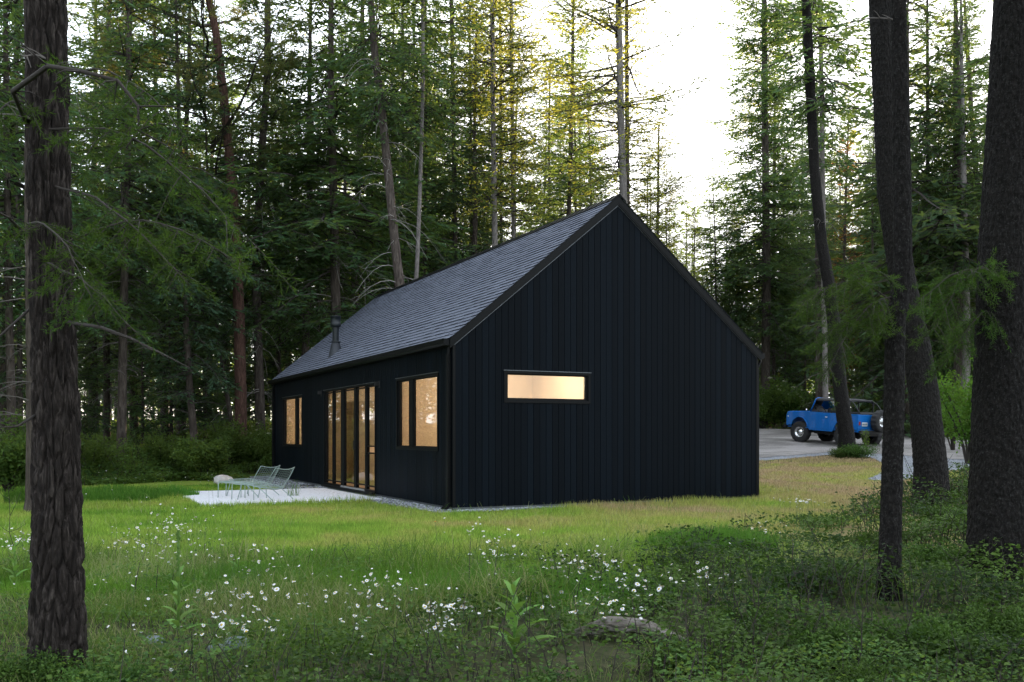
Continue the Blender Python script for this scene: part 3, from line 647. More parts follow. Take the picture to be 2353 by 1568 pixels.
def trunk_path_mesh(name, pts, rad, mat_, n=14, rings=60, rough=.06, seed=0, fine=False, freq=(3, 3, .5), depth=.0, twigs=None, flare=1.35, scaly=0, plates=None):
    """trunk along a path of (x,y,z), radius list; bark relief is real displacement"""
    pts = np.array(pts, float); rad = np.array(rad, float); d = np.r_[0, np.cumsum(np.linalg.norm(np.diff(pts, axis=0), axis=1))]
    s = np.linspace(0, 1, rings)**(1.9 if fine and d[-1] > 6 else 1)*d[-1]; C = np.stack([np.interp(s, d, pts[:, k]) for k in range(3)], 1)
    if len(pts) > 2:   # smooth the bends
        ker = np.hanning(9); ker /= ker.sum()
        if rings > 30:
            for k in range(3): C[:, k] = np.convolve(np.pad(C[:, k], 4, mode='reflect', reflect_type='odd'), ker, 'valid')
    rr_ = np.interp(s, d, rad); hz = C[:, 2]-C[0, 2]; rr_ = rr_*(1+(flare-1)*np.exp(-hz/.28))
    T = np.gradient(C, axis=0); T /= np.linalg.norm(T, axis=1, keepdims=True)
    A = np.cross(T, np.array([0, 1., 0])); A /= np.linalg.norm(A, axis=1, keepdims=True); Bv = np.cross(T, A)
    th = np.arange(n)*2*np.pi/n; X, Y = np.cos(th)[None], np.sin(th)[None]
    circ = rr_[:, None]; zz = s[:, None]
    lump = 1+rough*(vnoise(X*1.5+seed, Y*1.5, zz*.8)-.5)*2
    disp = 0
    if fine:
        px, py = X*circ*freq[0], Y*circ*freq[1]
        w_ = vnoise(px*.7+seed, py*.7, zz*1.5)*1.6
        nz = np.abs(vnoise(px+w_, py+seed, zz*freq[2])-.5)*2
        nz2 = np.abs(vnoise(px*2.3, py*2.3+w_, zz*freq[2]*2.2)-.5)*2
        disp = depth*(np.minimum(nz*3.2, 1)-.85)+depth*.45*(np.minimum(nz2*2.6, 1)-.8)
        if plates:
            cw_, ch_ = plates; nu = max(5, int(round(2*np.pi*float(np.mean(rad[:3]))/cw_))); U = (th/(2*np.pi)*nu)[None]+.55*(vnoise(X*2.5+seed, Y*2.5, zz/ch_*.6)-.5)*2; Vv = zz/ch_+.5*(vnoise(X*3+seed, Y*3, zz/ch_*.4)-.5)*2+0*X
            e, cv = worley(U+0*zz, Vv, nu, seed); e2, cv2 = worley(U*2+0*zz, Vv*2.1, nu*2, seed+3)
            disp = depth*(np.minimum(e*3.2, 1)**.7-.8+.55*(cv-.5))+depth*.35*(np.minimum(e2*3, 1)-.7+.6*(cv2-.5))+depth*.2*(vnoise(px*7, py*7, zz*40)-.5)
        if scaly: disp = disp+depth*scaly*(vnoise(px*3.1, py*3.1, zz*freq[2]*5)-.5)
        disp = disp+depth*.25*(vnoise(px*6, py*6, zz*22)-.5)
    Rm = circ*lump+disp
    V = C[:, None]+Rm[..., None]*(A[:, None]*X[..., None]+Bv[:, None]*Y[..., None])
    V = V.reshape(-1, 3); idx = np.arange(rings*n).reshape(rings, n); a = idx[:-1]; c = idx[1:]
    q = np.stack([a, c, np.roll(c, -1, 1), np.roll(a, -1, 1)], -1).reshape(-1, 4)
    parts = [(V, q, 0, .5)]
    if twigs:    # dead grey limbs
        rng = np.random.default_rng(seed+77); cnt, za, zb, ln_, dr_ = twigs
        zt = rng.uniform(za, zb, cnt); ci = np.array([np.interp(zt, C[:, 2], C[:, k]) for k in range(3)]).T
        az = rng.uniform(0, 2*np.pi, cnt); K = 6; u = np.linspace(0, 1, K); Lh = rng.uniform(.3, 1, cnt)*ln_
        h = u[None]*Lh[:, None]; crv = rng.normal(0, .10, (cnt, K)).cumsum(1)*Lh[:, None]*.4
        P = np.stack([ci[:, :1]+np.cos(az)[:, None]*h-np.sin(az)[:, None]*crv, ci[:, 1:2]+np.sin(az)[:, None]*h+np.cos(az)[:, None]*crv,
                      zt[:, None]+h*rng.uniform(-.1, .5, cnt)[:, None]-dr_*Lh[:, None]*u[None]**2*rng.uniform(.6, 1.4, cnt)[:, None]], -1)
        v, q = tubes_np(P, (.007+.006*Lh)[:, None]*(1-.8*u[None])); parts.append((v, q, 1, .5))
        # forks
        bi = np.repeat(np.arange(cnt), 4); j = rng.integers(1, 5, len(bi)); O = P[bi, j]; D = P[bi, j+0]-P[bi, j-1]; D /= np.linalg.norm(D, axis=1, keepdims=True)+1e-9
        D = D+rng.normal(0, .5, D.shape); ll = Lh[bi]*rng.uniform(.1, .35, len(bi)); P2 = np.stack([O, O+D*ll[:, None]*.5, O+D*ll[:, None]-np.array([0, 0, .15])*ll[:, None]], 1)
        v, q = tubes_np(P2, np.array([[.006, .004, .002]])*np.ones((len(P2), 1))); parts.append((v, q, 1, .5))
    V, Q, mi, rn = merge(parts)
    tw = M['twig_pale'] if (twigs and twigs[4] > .6) else M['twig']
    return mk_mesh(name, V, Q, mats=[mat_, tw], mi=mi, smooth=True)

CR = {}
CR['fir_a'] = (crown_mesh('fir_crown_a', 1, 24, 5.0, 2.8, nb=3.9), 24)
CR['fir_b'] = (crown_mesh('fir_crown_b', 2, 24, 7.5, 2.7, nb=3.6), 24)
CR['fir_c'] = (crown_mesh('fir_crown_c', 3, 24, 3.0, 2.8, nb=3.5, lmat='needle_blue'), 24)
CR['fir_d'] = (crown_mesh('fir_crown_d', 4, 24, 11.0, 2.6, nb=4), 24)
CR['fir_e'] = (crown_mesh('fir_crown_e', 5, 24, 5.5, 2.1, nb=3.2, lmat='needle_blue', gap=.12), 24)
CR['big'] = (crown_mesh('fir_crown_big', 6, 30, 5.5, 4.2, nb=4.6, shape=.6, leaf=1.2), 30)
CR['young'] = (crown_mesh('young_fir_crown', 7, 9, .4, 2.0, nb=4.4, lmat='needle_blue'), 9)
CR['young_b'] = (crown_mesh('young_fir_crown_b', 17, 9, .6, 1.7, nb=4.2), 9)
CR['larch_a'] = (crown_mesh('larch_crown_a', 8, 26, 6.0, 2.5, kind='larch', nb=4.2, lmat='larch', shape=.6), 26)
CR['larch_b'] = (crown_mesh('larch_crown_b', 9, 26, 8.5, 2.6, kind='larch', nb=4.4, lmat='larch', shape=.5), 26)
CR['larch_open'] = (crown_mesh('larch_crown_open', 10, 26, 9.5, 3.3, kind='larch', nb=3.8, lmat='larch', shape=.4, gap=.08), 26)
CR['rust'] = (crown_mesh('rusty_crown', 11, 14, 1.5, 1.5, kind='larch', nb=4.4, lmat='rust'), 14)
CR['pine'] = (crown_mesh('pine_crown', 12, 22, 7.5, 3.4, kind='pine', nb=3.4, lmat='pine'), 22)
TR = {}
for k_, (mt_, tw_) in dict(fir=('bark_fir', (34, 1.5, 11, 1.3, .35)), dark=('bark_fir', (55, 1, 12, 1.8, .75)), pale=('bark_pale', (22, 2, 12, .9, .3)), young=('bark_fir', None)).items():
    H_ = 9 if k_ == 'young' else 24; sd_ = {'fir': 3, 'dark': 5, 'pale': 7, 'young': 9}[k_]
    r0 = .08 if k_ == 'young' else .17; rng = np.random.default_rng(sd_); wv = rng.normal(0, .10, (7, 2)).cumsum(0)*(0 if k_ == 'young' else 1)
    zz_ = np.linspace(0, H_, 7); TR[k_] = (trunk_path_mesh('trunk_'+k_, [(wv[i, 0]*zz_[i]/H_, wv[i, 1]*zz_[i]/H_, zz_[i]) for i in range(7)], [r0*(1-.93*i/6) for i in range(7)], M[mt_], 12, 36, .08, sd_, twigs=tw_), H_)
NAMES = dict(fir='fir_tree', larch='larch_tree', pine='pine_tree', young='young_fir')
def px(x, y, D): return ((x-1176.5)*D/F, D, EYE-(y-HY)*D/F)
HEROES = []
def hero(name, label, cat, D, trace, H, crown, bmat, trunk_w=None, twigs=(40, 1, 12, 1.6, .4), group=None, fine=False, n=14, rings=60, cs=1.0, cxy=1.0, twist=None, **kw):
    """one individual tree: traced trunk (x, y, width in photo pixels at distance D) continued to its true top"""
    tr = sorted(trace, key=lambda t: -t[1]); P = [px(x, y, D) for x, y, _ in tr]; Wd = [w_*D/F/2 for _, _, w_ in tr]
    bx, by, _ = P[0]; zb = float(gz(bx, by)); 
    # run the trunk down to the ground along its own line
    dx = (P[1][0]-P[0][0])/max(.3, P[1][2]-P[0][2]); base = (P[0][0]-dx*(P[0][2]-zb)*.5, D, zb-.15)
    if P[0][2] > zb+.1: P = [base]+P; Wd = [Wd[0]*1.06]+Wd
    else: P[0] = (P[0][0], D, zb-.15)
    top = P[-1]; dxt = (P[-1][0]-P[-2][0])/max(.3, P[-1][2]-P[-2][2])
    if top[2] < zb+H-1:
        zt = zb+H; hh = zt-top[2]; P += [(top[0]+dxt*hh*.4, D, top[2]+hh*.5), (top[0]+dxt*hh*.6, D, zt)]; Wd += [Wd[-1]*.55, .015]
    o = empty(name, (P[0][0], D, zb)); tag(o, label, cat, group)
    loc = np.array([P[0][0], D, zb]); rel = [tuple(np.array(p_)-loc) for p_ in P]
    me = trunk_path_mesh('trunk', rel, Wd, M[bmat], n, rings, .05, int(abs(P[0][0])*37) % 91, fine=fine, twigs=twigs, **kw)
    link(bpy.data.objects.new('trunk', me), o)
    if crown:
        cm, ch_ = CR[crown]; c_ = link(bpy.data.objects.new('crown', cm), o); s_ = H/ch_*cs
        c_.scale = (s_*cxy, s_*cxy, H/ch_); ax = Vector((rel[-1][0]-0, 0, H)); c_.rotation_mode = 'XYZ'
        c_.rotation_euler = (0, math.atan2(ax.x, H), 0)
        q = Matrix.Rotation(c_.rotation_euler[1], 4, 'Y') @ Matrix.Rotation((twist if twist is not None else random.Random(int(D*100)+int(P[0][0]*10)).random()*6.28), 4, 'Z')
        c_.rotation_euler = q.to_euler()
    HEROES.append((tr[0][0], D, label, o, P[0][0]))
    return o
random.seed(3)

# ------------------------------------------------------------------ the near trees (traced trunks)
T0 = dict(fine=True)
left_big = hero('fir_tree', 'thick foreground tree with deeply furrowed bark at the far left of the meadow', 'tree', 5.45,
     [(134,1540,124),(133,1300,108),(131,1000,98),(121,700,88),(112,400,86),(104,0,85),(100,-300,82)], 19, None, 'bark_deep', n=170, rings=560, freq=(22,22,2.0), depth=.024, plates=(.050,.20), flare=1.12, twigs=(10,3.0,6,.9,.5), **T0)
hero('fir_tree', 'dark trunk half hidden behind the thick furrowed foreground tree', 'tree', 16.5,
     [(93,1150,60),(90,800,54),(84,400,50),(80,0,46)], 22, 'fir_d', 'bark_fir', n=40, rings=120, freq=(9,9,1), depth=.02, **T0)
hero('fir_tree', 'slim straight scaly trunk in the right foreground, left of the two stout trunks', 'tree', 8.2,
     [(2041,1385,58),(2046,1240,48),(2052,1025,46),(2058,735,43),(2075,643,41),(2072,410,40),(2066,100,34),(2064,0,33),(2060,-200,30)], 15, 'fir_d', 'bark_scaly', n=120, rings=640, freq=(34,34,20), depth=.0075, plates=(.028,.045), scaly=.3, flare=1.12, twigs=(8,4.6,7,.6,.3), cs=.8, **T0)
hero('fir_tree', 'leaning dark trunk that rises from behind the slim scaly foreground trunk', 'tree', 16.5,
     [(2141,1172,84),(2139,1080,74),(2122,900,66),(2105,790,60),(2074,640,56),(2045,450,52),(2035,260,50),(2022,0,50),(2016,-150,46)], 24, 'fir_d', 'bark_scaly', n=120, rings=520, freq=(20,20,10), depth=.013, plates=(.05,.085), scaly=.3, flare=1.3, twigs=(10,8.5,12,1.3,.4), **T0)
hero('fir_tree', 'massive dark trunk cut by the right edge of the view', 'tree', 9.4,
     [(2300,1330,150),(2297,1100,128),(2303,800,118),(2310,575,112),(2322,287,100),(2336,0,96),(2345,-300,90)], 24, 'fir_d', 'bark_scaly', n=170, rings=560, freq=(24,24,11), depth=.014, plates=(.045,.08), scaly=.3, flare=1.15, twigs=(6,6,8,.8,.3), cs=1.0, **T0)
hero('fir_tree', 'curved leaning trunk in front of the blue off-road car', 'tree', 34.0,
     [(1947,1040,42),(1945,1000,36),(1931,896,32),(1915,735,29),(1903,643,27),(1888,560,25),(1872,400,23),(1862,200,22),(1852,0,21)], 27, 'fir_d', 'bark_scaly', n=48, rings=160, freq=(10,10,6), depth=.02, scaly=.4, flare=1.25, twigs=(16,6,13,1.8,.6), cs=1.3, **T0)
# traced trees of the forest edge
hero('fir_tree', 'big spreading fir with sunlit left boughs beside the open sky on the right', 'tree', 56, [(1757,975,24),(1760,800,20),(1762,643,18),(1758,300,15),(1756,0,12)], 31, 'big', 'bark_fir', twigs=(40,3,12,2.2,.5), cs=1.12)
hero('fir_tree', 'thin trunk close to the right of the big spreading fir', 'tree', 60, [(1778,970,9),(1777,640,8),(1780,330,7)], 22, 'fir_e', 'bark_fir')
hero('fir_tree', 'thin pale trunk showing just right of the upper curved leaning trunk', 'tree', 44, [(1897,900,13),(1890,400,11),(1885,0,9)], 27, 'fir_d', 'bark_pale')
hero('larch_tree', 'pale straight larch rising right behind the cabin roof peak', 'larch', 34.5, [(1434,640,21),(1433,464,18.5),(1427,287,16.5),(1423,100,15),(1421,0,14)], 27, 'larch_open', 'bark_pale', twigs=(22,11,16,1.8,.3), cxy=1.15)
hero('larch_tree', 'dark slim trunk close behind the pale larch at the roof peak', 'larch', 39, [(1443,640,12),(1441,300,10),(1440,60,9)], 25, 'larch_a', 'bark_fir')
hero('larch_tree', 'short young larch alone against the open sky right of the roof peak', 'larch', 44, [(1511,700,8),(1511,545,7),(1514,290,4)], 14.6, 'larch_a', 'bark_fir', cs=1.2, cxy=1.9)
hero('larch_tree', 'grey speckled larch with a golden crown, left one of the bright pair above the roof', 'larch', 36, [(1138,640,14),(1137,566,13),(1133,250,11.5),(1131,0,10)], 29, 'larch_b', 'bark_pale')
hero('larch_tree', 'slimmer larch with a golden crown, right one of the bright pair above the roof', 'larch', 38, [(1181,640,11),(1180,550,9.5),(1177,250,8.5),(1175,60,8)], 28, 'larch_a', 'bark_pale')
hero('larch_tree', 'thin dark trunk between the two golden crowned larches', 'larch', 46, [(1152,600,8),(1151,300,7),(1149,0,6)], 26, 'larch_b', 'bark_fir')
hero('fir_tree', 'tall slender fir between the golden larches and the roof peak', 'tree', 42, [(1306,620,11),(1307,496,10),(1313,300,9),(1316,120,8)], 23, 'fir_a', 'bark_fir')
hero('fir_tree', 'wispy thin fir left of the tall slender fir above the ridge', 'tree', 50, [(1262,560,6),(1262,300,5),(1264,140,4)], 20, 'fir_e', 'bark_fir')
hero('fir_tree', 'slender bare trunk left of the golden larches, second from them', 'tree', 40, [(1047,640,11),(1046,595,10.5),(1041,205,9.5),(1037,0,9)], 26, 'fir_b', 'bark_fir')
hero('fir_tree', 'very thin straight trunk next left of the golden larches', 'tree', 42, [(1087,640,7),(1086,590,6.5),(1080,144,5.5)], 22, 'fir_e', 'bark_fir')
hero('fir_tree', 'pale silvery thin trunk right of the strong brown leaning trunk', 'tree', 31.5, [(955,660,10.5),(956,640,10),(960,575,9.5),(967,369,9),(973,164,8.5),(971,0,8)], 24, 'fir_d', 'bark_pale', twigs=(14,3,12,.5,.2))
hero('fir_tree', 'dark trunk hidden close behind the pale silvery thin trunk', 'tree', 41, [(976,660,10),(976,570,9.5),(977,267,9)], 25, 'fir_b', 'bark_fir')
hero('fir_tree', 'strong brown leaning trunk with grey dead limbs behind the middle of the roof', 'tree', 30.5, [(921,690,24),(918,643,23),(909,575,21),(893,410,20),(877,246,18),(860,123,16),(852,0,14)], 25, 'fir_d', 'bark_fir', n=36, rings=120, fine=True, freq=(10,10,3), depth=.012, twigs=(46,3,13,1.9,.8))
hero('fir_tree', 'thin trunk between the brown leaning trunk and the silvery thin one', 'tree', 44, [(929,680,8),(928,615,8),(925,82,7)], 25, 'fir_e', 'bark_fir')
hero('fir_tree', 'dark full fir just left of the brown leaning trunk', 'tree', 40, [(815,760,18),(812,677,17),(820,530,15.5),(828,280,14),(832,82,11)], 25, 'fir_c', 'bark_fir', twigs=(40,1,10,1.6,.7))
hero('fir_tree', 'dark twisted fir behind the chimney end of the roof', 'tree', 36, [(700,900,19),(703,736,18),(712,600,17),(714,520,16),(710,287,12),(712,150,9)], 24, 'fir_a', 'bark_fir', twigs=(50,2,12,1.6,.7))
hero('fir_tree', 'tall grey trunk with hanging dead limbs just left of the cabin', 'tree', 33.5, [(600,1052,25),(598,950,22),(595,850,20),(588,643,19),(591,533,18),(603,328,17),(615,164,16),(615,0,14)], 25, 'fir_a', 'bark_fir', n=36, rings=120, fine=True, freq=(10,10,5), depth=.010, twigs=(60,1.6,10,1.9,.85))
hero('pine_tree', 'leaning pine with plated red bark left of the grey trunk by the cabin', 'pine', 32, [(553,1012,28),(553,900,26),(550,760,25),(546,640,24),(541,525,23),(529,370,21),(513,213,19),(496,70,17),(480,0,16)], 24, 'pine', 'bark_red', n=48, rings=160, fine=True, freq=(9,9,1.4), depth=.016, plates=(.11,.35), twigs=(10,6,11,2.2,.3), cs=1.05)
hero('fir_tree', 'thin leaning trunk left of the red barked pine', 'tree', 33, [(538,1018,11),(525,925,10),(508,820,9),(492,700,8),(484,600,7),(478,450,6)], 17, 'fir_e', 'bark_fir', twigs=(30,1,9,1.2,.6))
hero('fir_tree', 'dark trunk leaning left beyond the lawn, left of the thin leaning trunk', 'tree', 31, [(448,1024,18),(436,900,15.5),(430,800,14.5),(425,695,13),(418,500,11)], 22, 'fir_c', 'bark_fir', twigs=(30,1,8,1.5,.4))
hero('fir_tree', 'straight dark trunk right of the thick furrowed foreground tree', 'tree', 29.5, [(279,1018,22),(281,900,20),(284,700,18),(287,600,17),(295,287,15),(297,50,12)], 24, 'fir_a', 'bark_fir', twigs=(50,1.5,10,1.7,.5))
hero('fir_tree', 'slimmer trunk standing between the furrowed foreground tree and the straight dark trunk', 'tree', 38, [(246,980,16),(244,700,14),(247,560,12),(250,200,10)], 24, 'fir_c', 'bark_fir')
hero('fir_tree', 'dark trunk at the left edge of the view behind the shrubs', 'tree', 25, [(30,1020,22),(24,860,18),(18,600,15),(14,200,12)], 23, 'fir_a', 'bark_fir', twigs=(60,1,9,1.8,.4))
hero('fir_tree', 'slim trunk second from the left edge of the view', 'tree', 29, [(47,1000,13),(45,760,11),(40,400,9)], 20, 'fir_c', 'bark_fir')
hero('fir_tree', 'pale grey trunk standing behind the drive on the far right', 'tree', 44, [(2214,962,20),(2220,860,18),(2222,760,16),(2216,500,14)], 24, 'fir_a', 'bark_pale')
hero('fir_tree', 'leaning dark fir among the woods left of the massive right trunk', 'tree', 47, [(2280,940,14),(2268,640,13),(2240,369,11),(2223,123,9)], 25, 'fir_c', 'bark_fir')
hero('fir_tree', 'broad trunk with loose bark beyond the drive at the right', 'tree', 45, [(2205,950,26),(2203,643,22),(2201,410,20),(2198,200,16)], 24, 'fir_b', 'bark_fir', twigs=(50,1,11,1.8,.6))
hero('fir_tree', 'slim fir with light green crown right of the foreground trunk pair', 'tree', 46, [(2133,950,10),(2133,640,9),(2131,100,7)], 25, 'fir_a', 'bark_fir')
hero('fir_tree', 'dark trunk beyond the drive just left of the curved leaning trunk', 'tree', 52, [(1882,960,18),(1883,800,16),(1880,600,14),(1878,420,11)], 19, 'fir_e', 'bark_fir', twigs=(50,1,9,1.6,.4))
hero('larch_tree', 'rusty orange dying fir glowing between the two leaning trunks', 'tree', 58, [(1935,950,8),(1938,640,7),(1945,430,4)], 17, 'rust', 'bark_fir', cs=1.1)
hero('larch_tree', 'golden backlit larch above the rusty fir', 'larch', 64, [(1930,900,7),(1935,640,6),(1948,330,4)], 22, 'larch_a', 'bark_fir')

# ------------------------------------------------------------------ forest filling (individual trees, shared meshes)
rng = random.Random(21)
cands = []
def screenx(X, Y): return 1176.5+F*X/Y if Y > 1 else -9e9
def ok_place(X, Y, md):
    if bool(incabin(X, Y, 2.2)): return False
    if inpoly(np.array([X]), np.array([Y]), ROAD)[0] or inpoly(np.array([X]), np.array([Y]), SHOULDER)[0]: return False
    for (a, b_) in cands:
        if (a-X)**2+(b_-Y)**2 < md*md: return False
    for h_ in HEROES:
        if (h_[4]-X)**2+(h_[1]-Y)**2 < 1.3**2: return False
    return True
fill = []
def try_add(X, Y, md, spec):
    if not ok_place(X, Y, md): return False
    cands.append((X, Y)); fill.append((X, Y)+spec); return True
n_ = 0; tries = 0
while n_ < 128 and tries < 8000:
    tries += 1; Y = 33+rng.random()**1.25*72; sx = rng.uniform(-260, 2560); X = (sx-1176.5)*Y/F
    if sx > 1500 and sx < 1650:
        Hm = (HY-rng.uniform(400, 560))*Y/F+EYE-float(gz(X, Y))
        if Y < 50 or Hm < 5: continue
        spec = (rng.choice(('young', 'young_b', 'fir_e')), Hm)
    else:
        # region behind the drive only beyond it
        if sx > 1690 and Y < 43: continue
        if Y < 45 and rng.random() < .35: spec = (rng.choice(('young', 'young_b')), rng.uniform(4.5, 10))
        else:
            H = rng.uniform(17, 27); 
            if 1640 < sx < 1740: H = min(H, (HY-500)*Y/F)
            spec = (rng.choice(('fir_a', 'fir_b', 'fir_c', 'fir_c', 'fir_d', 'fir_e', 'fir_e', 'larch_a' if sx > 900 else 'fir_a')), H)
    if try_add(X, Y, 2.0 if Y < 60 else 2.8, spec): n_ += 1
# young trees standing in the edge of the lawn thicket
for sx, Y, H in ((330,33,7),(395,35,9),(470,38,10),(640,40,9),(155,31,6.5),(60,29,5),(520,44,12),(740,41,12),(1000,42,11),(1240,44,12),(1380,40,9.5),(1220,50,13),(1640,62,7),(1850,57,8.5),(2030,50,8),(2100,47,6),(2180,49,9),(2320,44,8),(1800,62,10),(1950,66,9),(2250,52,7)):
    X = (sx-1176.5)*Y/F; try_add(X, Y, 1.0, (rng.choice(('young', 'young_b')), H))
for _ in range(400):
    if len(cands) > 172-22+26: break
    Y = rng.uniform(44, 80); sx = rng.uniform(1780, 2420); X = (sx-1176.5)*Y/F
    if Y < 54 and sx < 2050: continue
    try_add(X, Y, 2.2, (rng.choice(('fir_a', 'fir_c', 'fir_b', 'young', 'fir_c')), rng.uniform(15, 25)))
for sx, Y, kd, H in ((1100,47,'fir_a',21),(1165,55,'fir_c',23),(1215,45,'larch_a',20),(1240,58,'fir_a',22),(1285,49,'larch_a',18),(1345,46,'larch_b',21),(1375,54,'fir_a',20),(1405,48,'larch_a',19),(1465,46,'larch_a',18.5),(1480,58,'fir_c',17),(1000,50,'fir_c',23),(900,48,'fir_a',24),(1640,66,'fir_c',17),(1665,60,'fir_a',15),(1560,64,'young',11),(1330,62,'fir_c',24),(1592,55,'larch_a',13.5),(1625,51,'fir_e',14),(1560,50,'fir_a',11.5),(1535,57,'larch_a',15.5),(1655,56,'fir_a',16)):
    try_add((sx-1176.5)*Y/F, Y, .9, (kd, H))
n0_ = len(cands)
# woods to the left, mirrored in the cabin's windows, and to the right
for _ in range(600):
    if len(cands) > n0_+26: break
    a = R(rng.uniform(-66, -31)); d = rng.uniform(17, 48); X, Y = d*math.sin(a), d*math.cos(a)
    if X > -12.5: continue
    try_add(X, Y, 2.6, (rng.choice(('fir_a', 'fir_c', 'fir_b', 'fir_e')), rng.uniform(17, 25)))
for X, Y in ((19,20),(21,27),(24,22),(15.5,24.5),(23,34)):
    if not inpoly(np.array([X]), np.array([Y]), ROAD)[0]: try_add(X, Y, 2, ('fir_b', 23))
for X, Y in ((-6.2, -2.5), (-2.6, -6.5), (1.8, -3.2), (5.2, -1.0), (7.4, 3.4), (9.8, 8.5), (-8.2, 3.2), (3.6, -8), (-10.5, 8.0), (8.5, -4.5)): try_add(X, Y, 1.5, (rng.choice(('fir_d', 'fir_b')), rng.uniform(20, 24)))
ORD = ['next', 'second', 'third', 'fourth', 'fifth', 'sixth', 'seventh', 'eighth', 'ninth', 'tenth', 'eleventh', 'twelfth', 'thirteenth', 'fourteenth', 'fifteenth', 'sixteenth', 'seventeenth', 'eighteenth']
marks = sorted([(px_, lab) for (px_, D, lab, o, X) in HEROES if 0 < px_ < 2353], key=lambda t: t[0])
short = {}
KIND = dict(young=('young_fir', 'young fir', 'low bushy young fir'), young_b=('young_fir', 'young fir', 'low airy young fir'), larch_a=('larch_tree', 'larch', 'light green larch'),
            fir_a=('fir_tree', 'tree', 'full green fir'), fir_b=('fir_tree', 'tree', 'high crowned fir'), fir_c=('fir_tree', 'tree', 'dark bushy fir'), fir_d=('fir_tree', 'tree', 'bare stemmed fir'), fir_e=('fir_tree', 'tree', 'thin sparse fir'))
ANCH = [(-400, 'the left edge'), (134, 'the furrowed foreground trunk'), (287, 'the straight dark trunk'), (440, 'the dark leftward leaning trunk'), (550, 'the red barked pine'), (598, 'the grey cabin-corner trunk'), (770, 'the chimney'),
        (915, 'the brown leaning trunk'), (1045, 'the slender ridge trunk'), (1138, 'the left golden larch'), (1310, 'the tall slender fir'), (1433, 'the roof-peak larch'), (1512, 'the lone young larch'), (1740, 'the cabin'), (1770, 'the big spreading fir'),
        (1925, 'the curved leaning trunk'), (2060, 'the slim scaly trunk'), (2205, 'the broad drive-side trunk')]
cnt = {}
fill.sort(key=lambda t: screenx(t[0], t[1]))
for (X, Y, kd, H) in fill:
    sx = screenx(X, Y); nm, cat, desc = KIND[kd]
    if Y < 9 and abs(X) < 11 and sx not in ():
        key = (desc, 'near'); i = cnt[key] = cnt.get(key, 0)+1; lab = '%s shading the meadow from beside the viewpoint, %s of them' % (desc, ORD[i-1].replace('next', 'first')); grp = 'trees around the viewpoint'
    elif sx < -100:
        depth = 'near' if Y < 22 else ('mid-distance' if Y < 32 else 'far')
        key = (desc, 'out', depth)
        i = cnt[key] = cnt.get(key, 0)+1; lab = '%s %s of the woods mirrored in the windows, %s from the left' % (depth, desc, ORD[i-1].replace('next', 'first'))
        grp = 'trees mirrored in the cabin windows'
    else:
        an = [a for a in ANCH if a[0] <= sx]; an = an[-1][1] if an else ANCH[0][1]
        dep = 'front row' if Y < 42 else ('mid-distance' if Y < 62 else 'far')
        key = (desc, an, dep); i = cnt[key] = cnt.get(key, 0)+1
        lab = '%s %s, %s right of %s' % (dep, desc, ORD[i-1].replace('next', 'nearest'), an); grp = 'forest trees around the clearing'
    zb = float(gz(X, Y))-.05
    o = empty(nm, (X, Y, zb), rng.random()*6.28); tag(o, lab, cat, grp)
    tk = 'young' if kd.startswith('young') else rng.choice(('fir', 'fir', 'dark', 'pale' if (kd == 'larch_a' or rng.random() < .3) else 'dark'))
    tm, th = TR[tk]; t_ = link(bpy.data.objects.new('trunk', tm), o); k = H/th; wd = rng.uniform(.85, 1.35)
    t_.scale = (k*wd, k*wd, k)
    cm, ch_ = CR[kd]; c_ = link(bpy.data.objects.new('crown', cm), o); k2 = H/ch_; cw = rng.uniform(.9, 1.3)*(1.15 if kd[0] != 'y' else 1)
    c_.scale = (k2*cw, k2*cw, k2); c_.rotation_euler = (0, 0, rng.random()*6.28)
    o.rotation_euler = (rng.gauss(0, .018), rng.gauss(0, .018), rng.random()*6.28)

# distant woods: nobody could count it
nrng = np.random.default_rng(44); parts = []
nt = 260; D_ = nrng.uniform(100, 165, nt); a_ = nrng.uniform(R(-50), R(38), nt); TX, TY = D_*np.sin(a_), D_*np.cos(a_)
TH = nrng.uniform(14, 25, nt); sxx = 1176.5+F*TX/TY; gap_ = (sxx > 1470) & (sxx < 1720); TH[gap_] = nrng.uniform(7, 13, gap_.sum())
Z0 = gz(TX, TY); Pt = np.stack([np.stack([TX, TY, Z0-.3], -1), np.stack([TX, TY, Z0+TH*.5], -1), np.stack([TX, TY, Z0+TH], -1)], 1)
v, q = tubes_np(Pt, np.array([[.22, .14, .02]])*np.ones((nt, 1)), 5); parts.append((v, q, 1, .5))
nl = 620; ti = np.repeat(np.arange(nt), nl); u = nrng.random(len(ti))**1.1; zr = .12+.88*u; rad = (1-u)**.8*TH[ti]*.13*nrng.uniform(.2, 1.1, len(ti))+.15; az = nrng.uniform(0, 6.283, len(ti))
az = az+np.round(zr*TH[ti]*1.2)*2.4; Pn = np.stack([TX[ti]+rad*np.cos(az)*.6, TY[ti]+rad*np.sin(az)*.6, Z0[ti]+np.round(zr*TH[ti]*1.1)/1.1+nrng.normal(0, .15, len(ti))-rad*.15], -1)
Dn = np.stack([np.cos(az), np.sin(az), nrng.normal(-.25, .3, len(ti))], -1); Dn /= np.linalg.norm(Dn, axis=1, keepdims=True)
v, q = leaf_quads(Pn, Dn, nrng.uniform(.5, 1.2, len(ti)), nrng.uniform(.08, .2, len(ti)), nrng, .4); parts.append((v, q, 0, np.repeat(nrng.random(len(ti)), 4)))
tag(link(bpy.data.objects.new('distant_woods', merge_mesh('distant_woods', parts, [M['needle'], M['bark_fir']]))), 'far-off evergreen woods closing the view behind the nearer trunks', 'woods', kind='stuff')

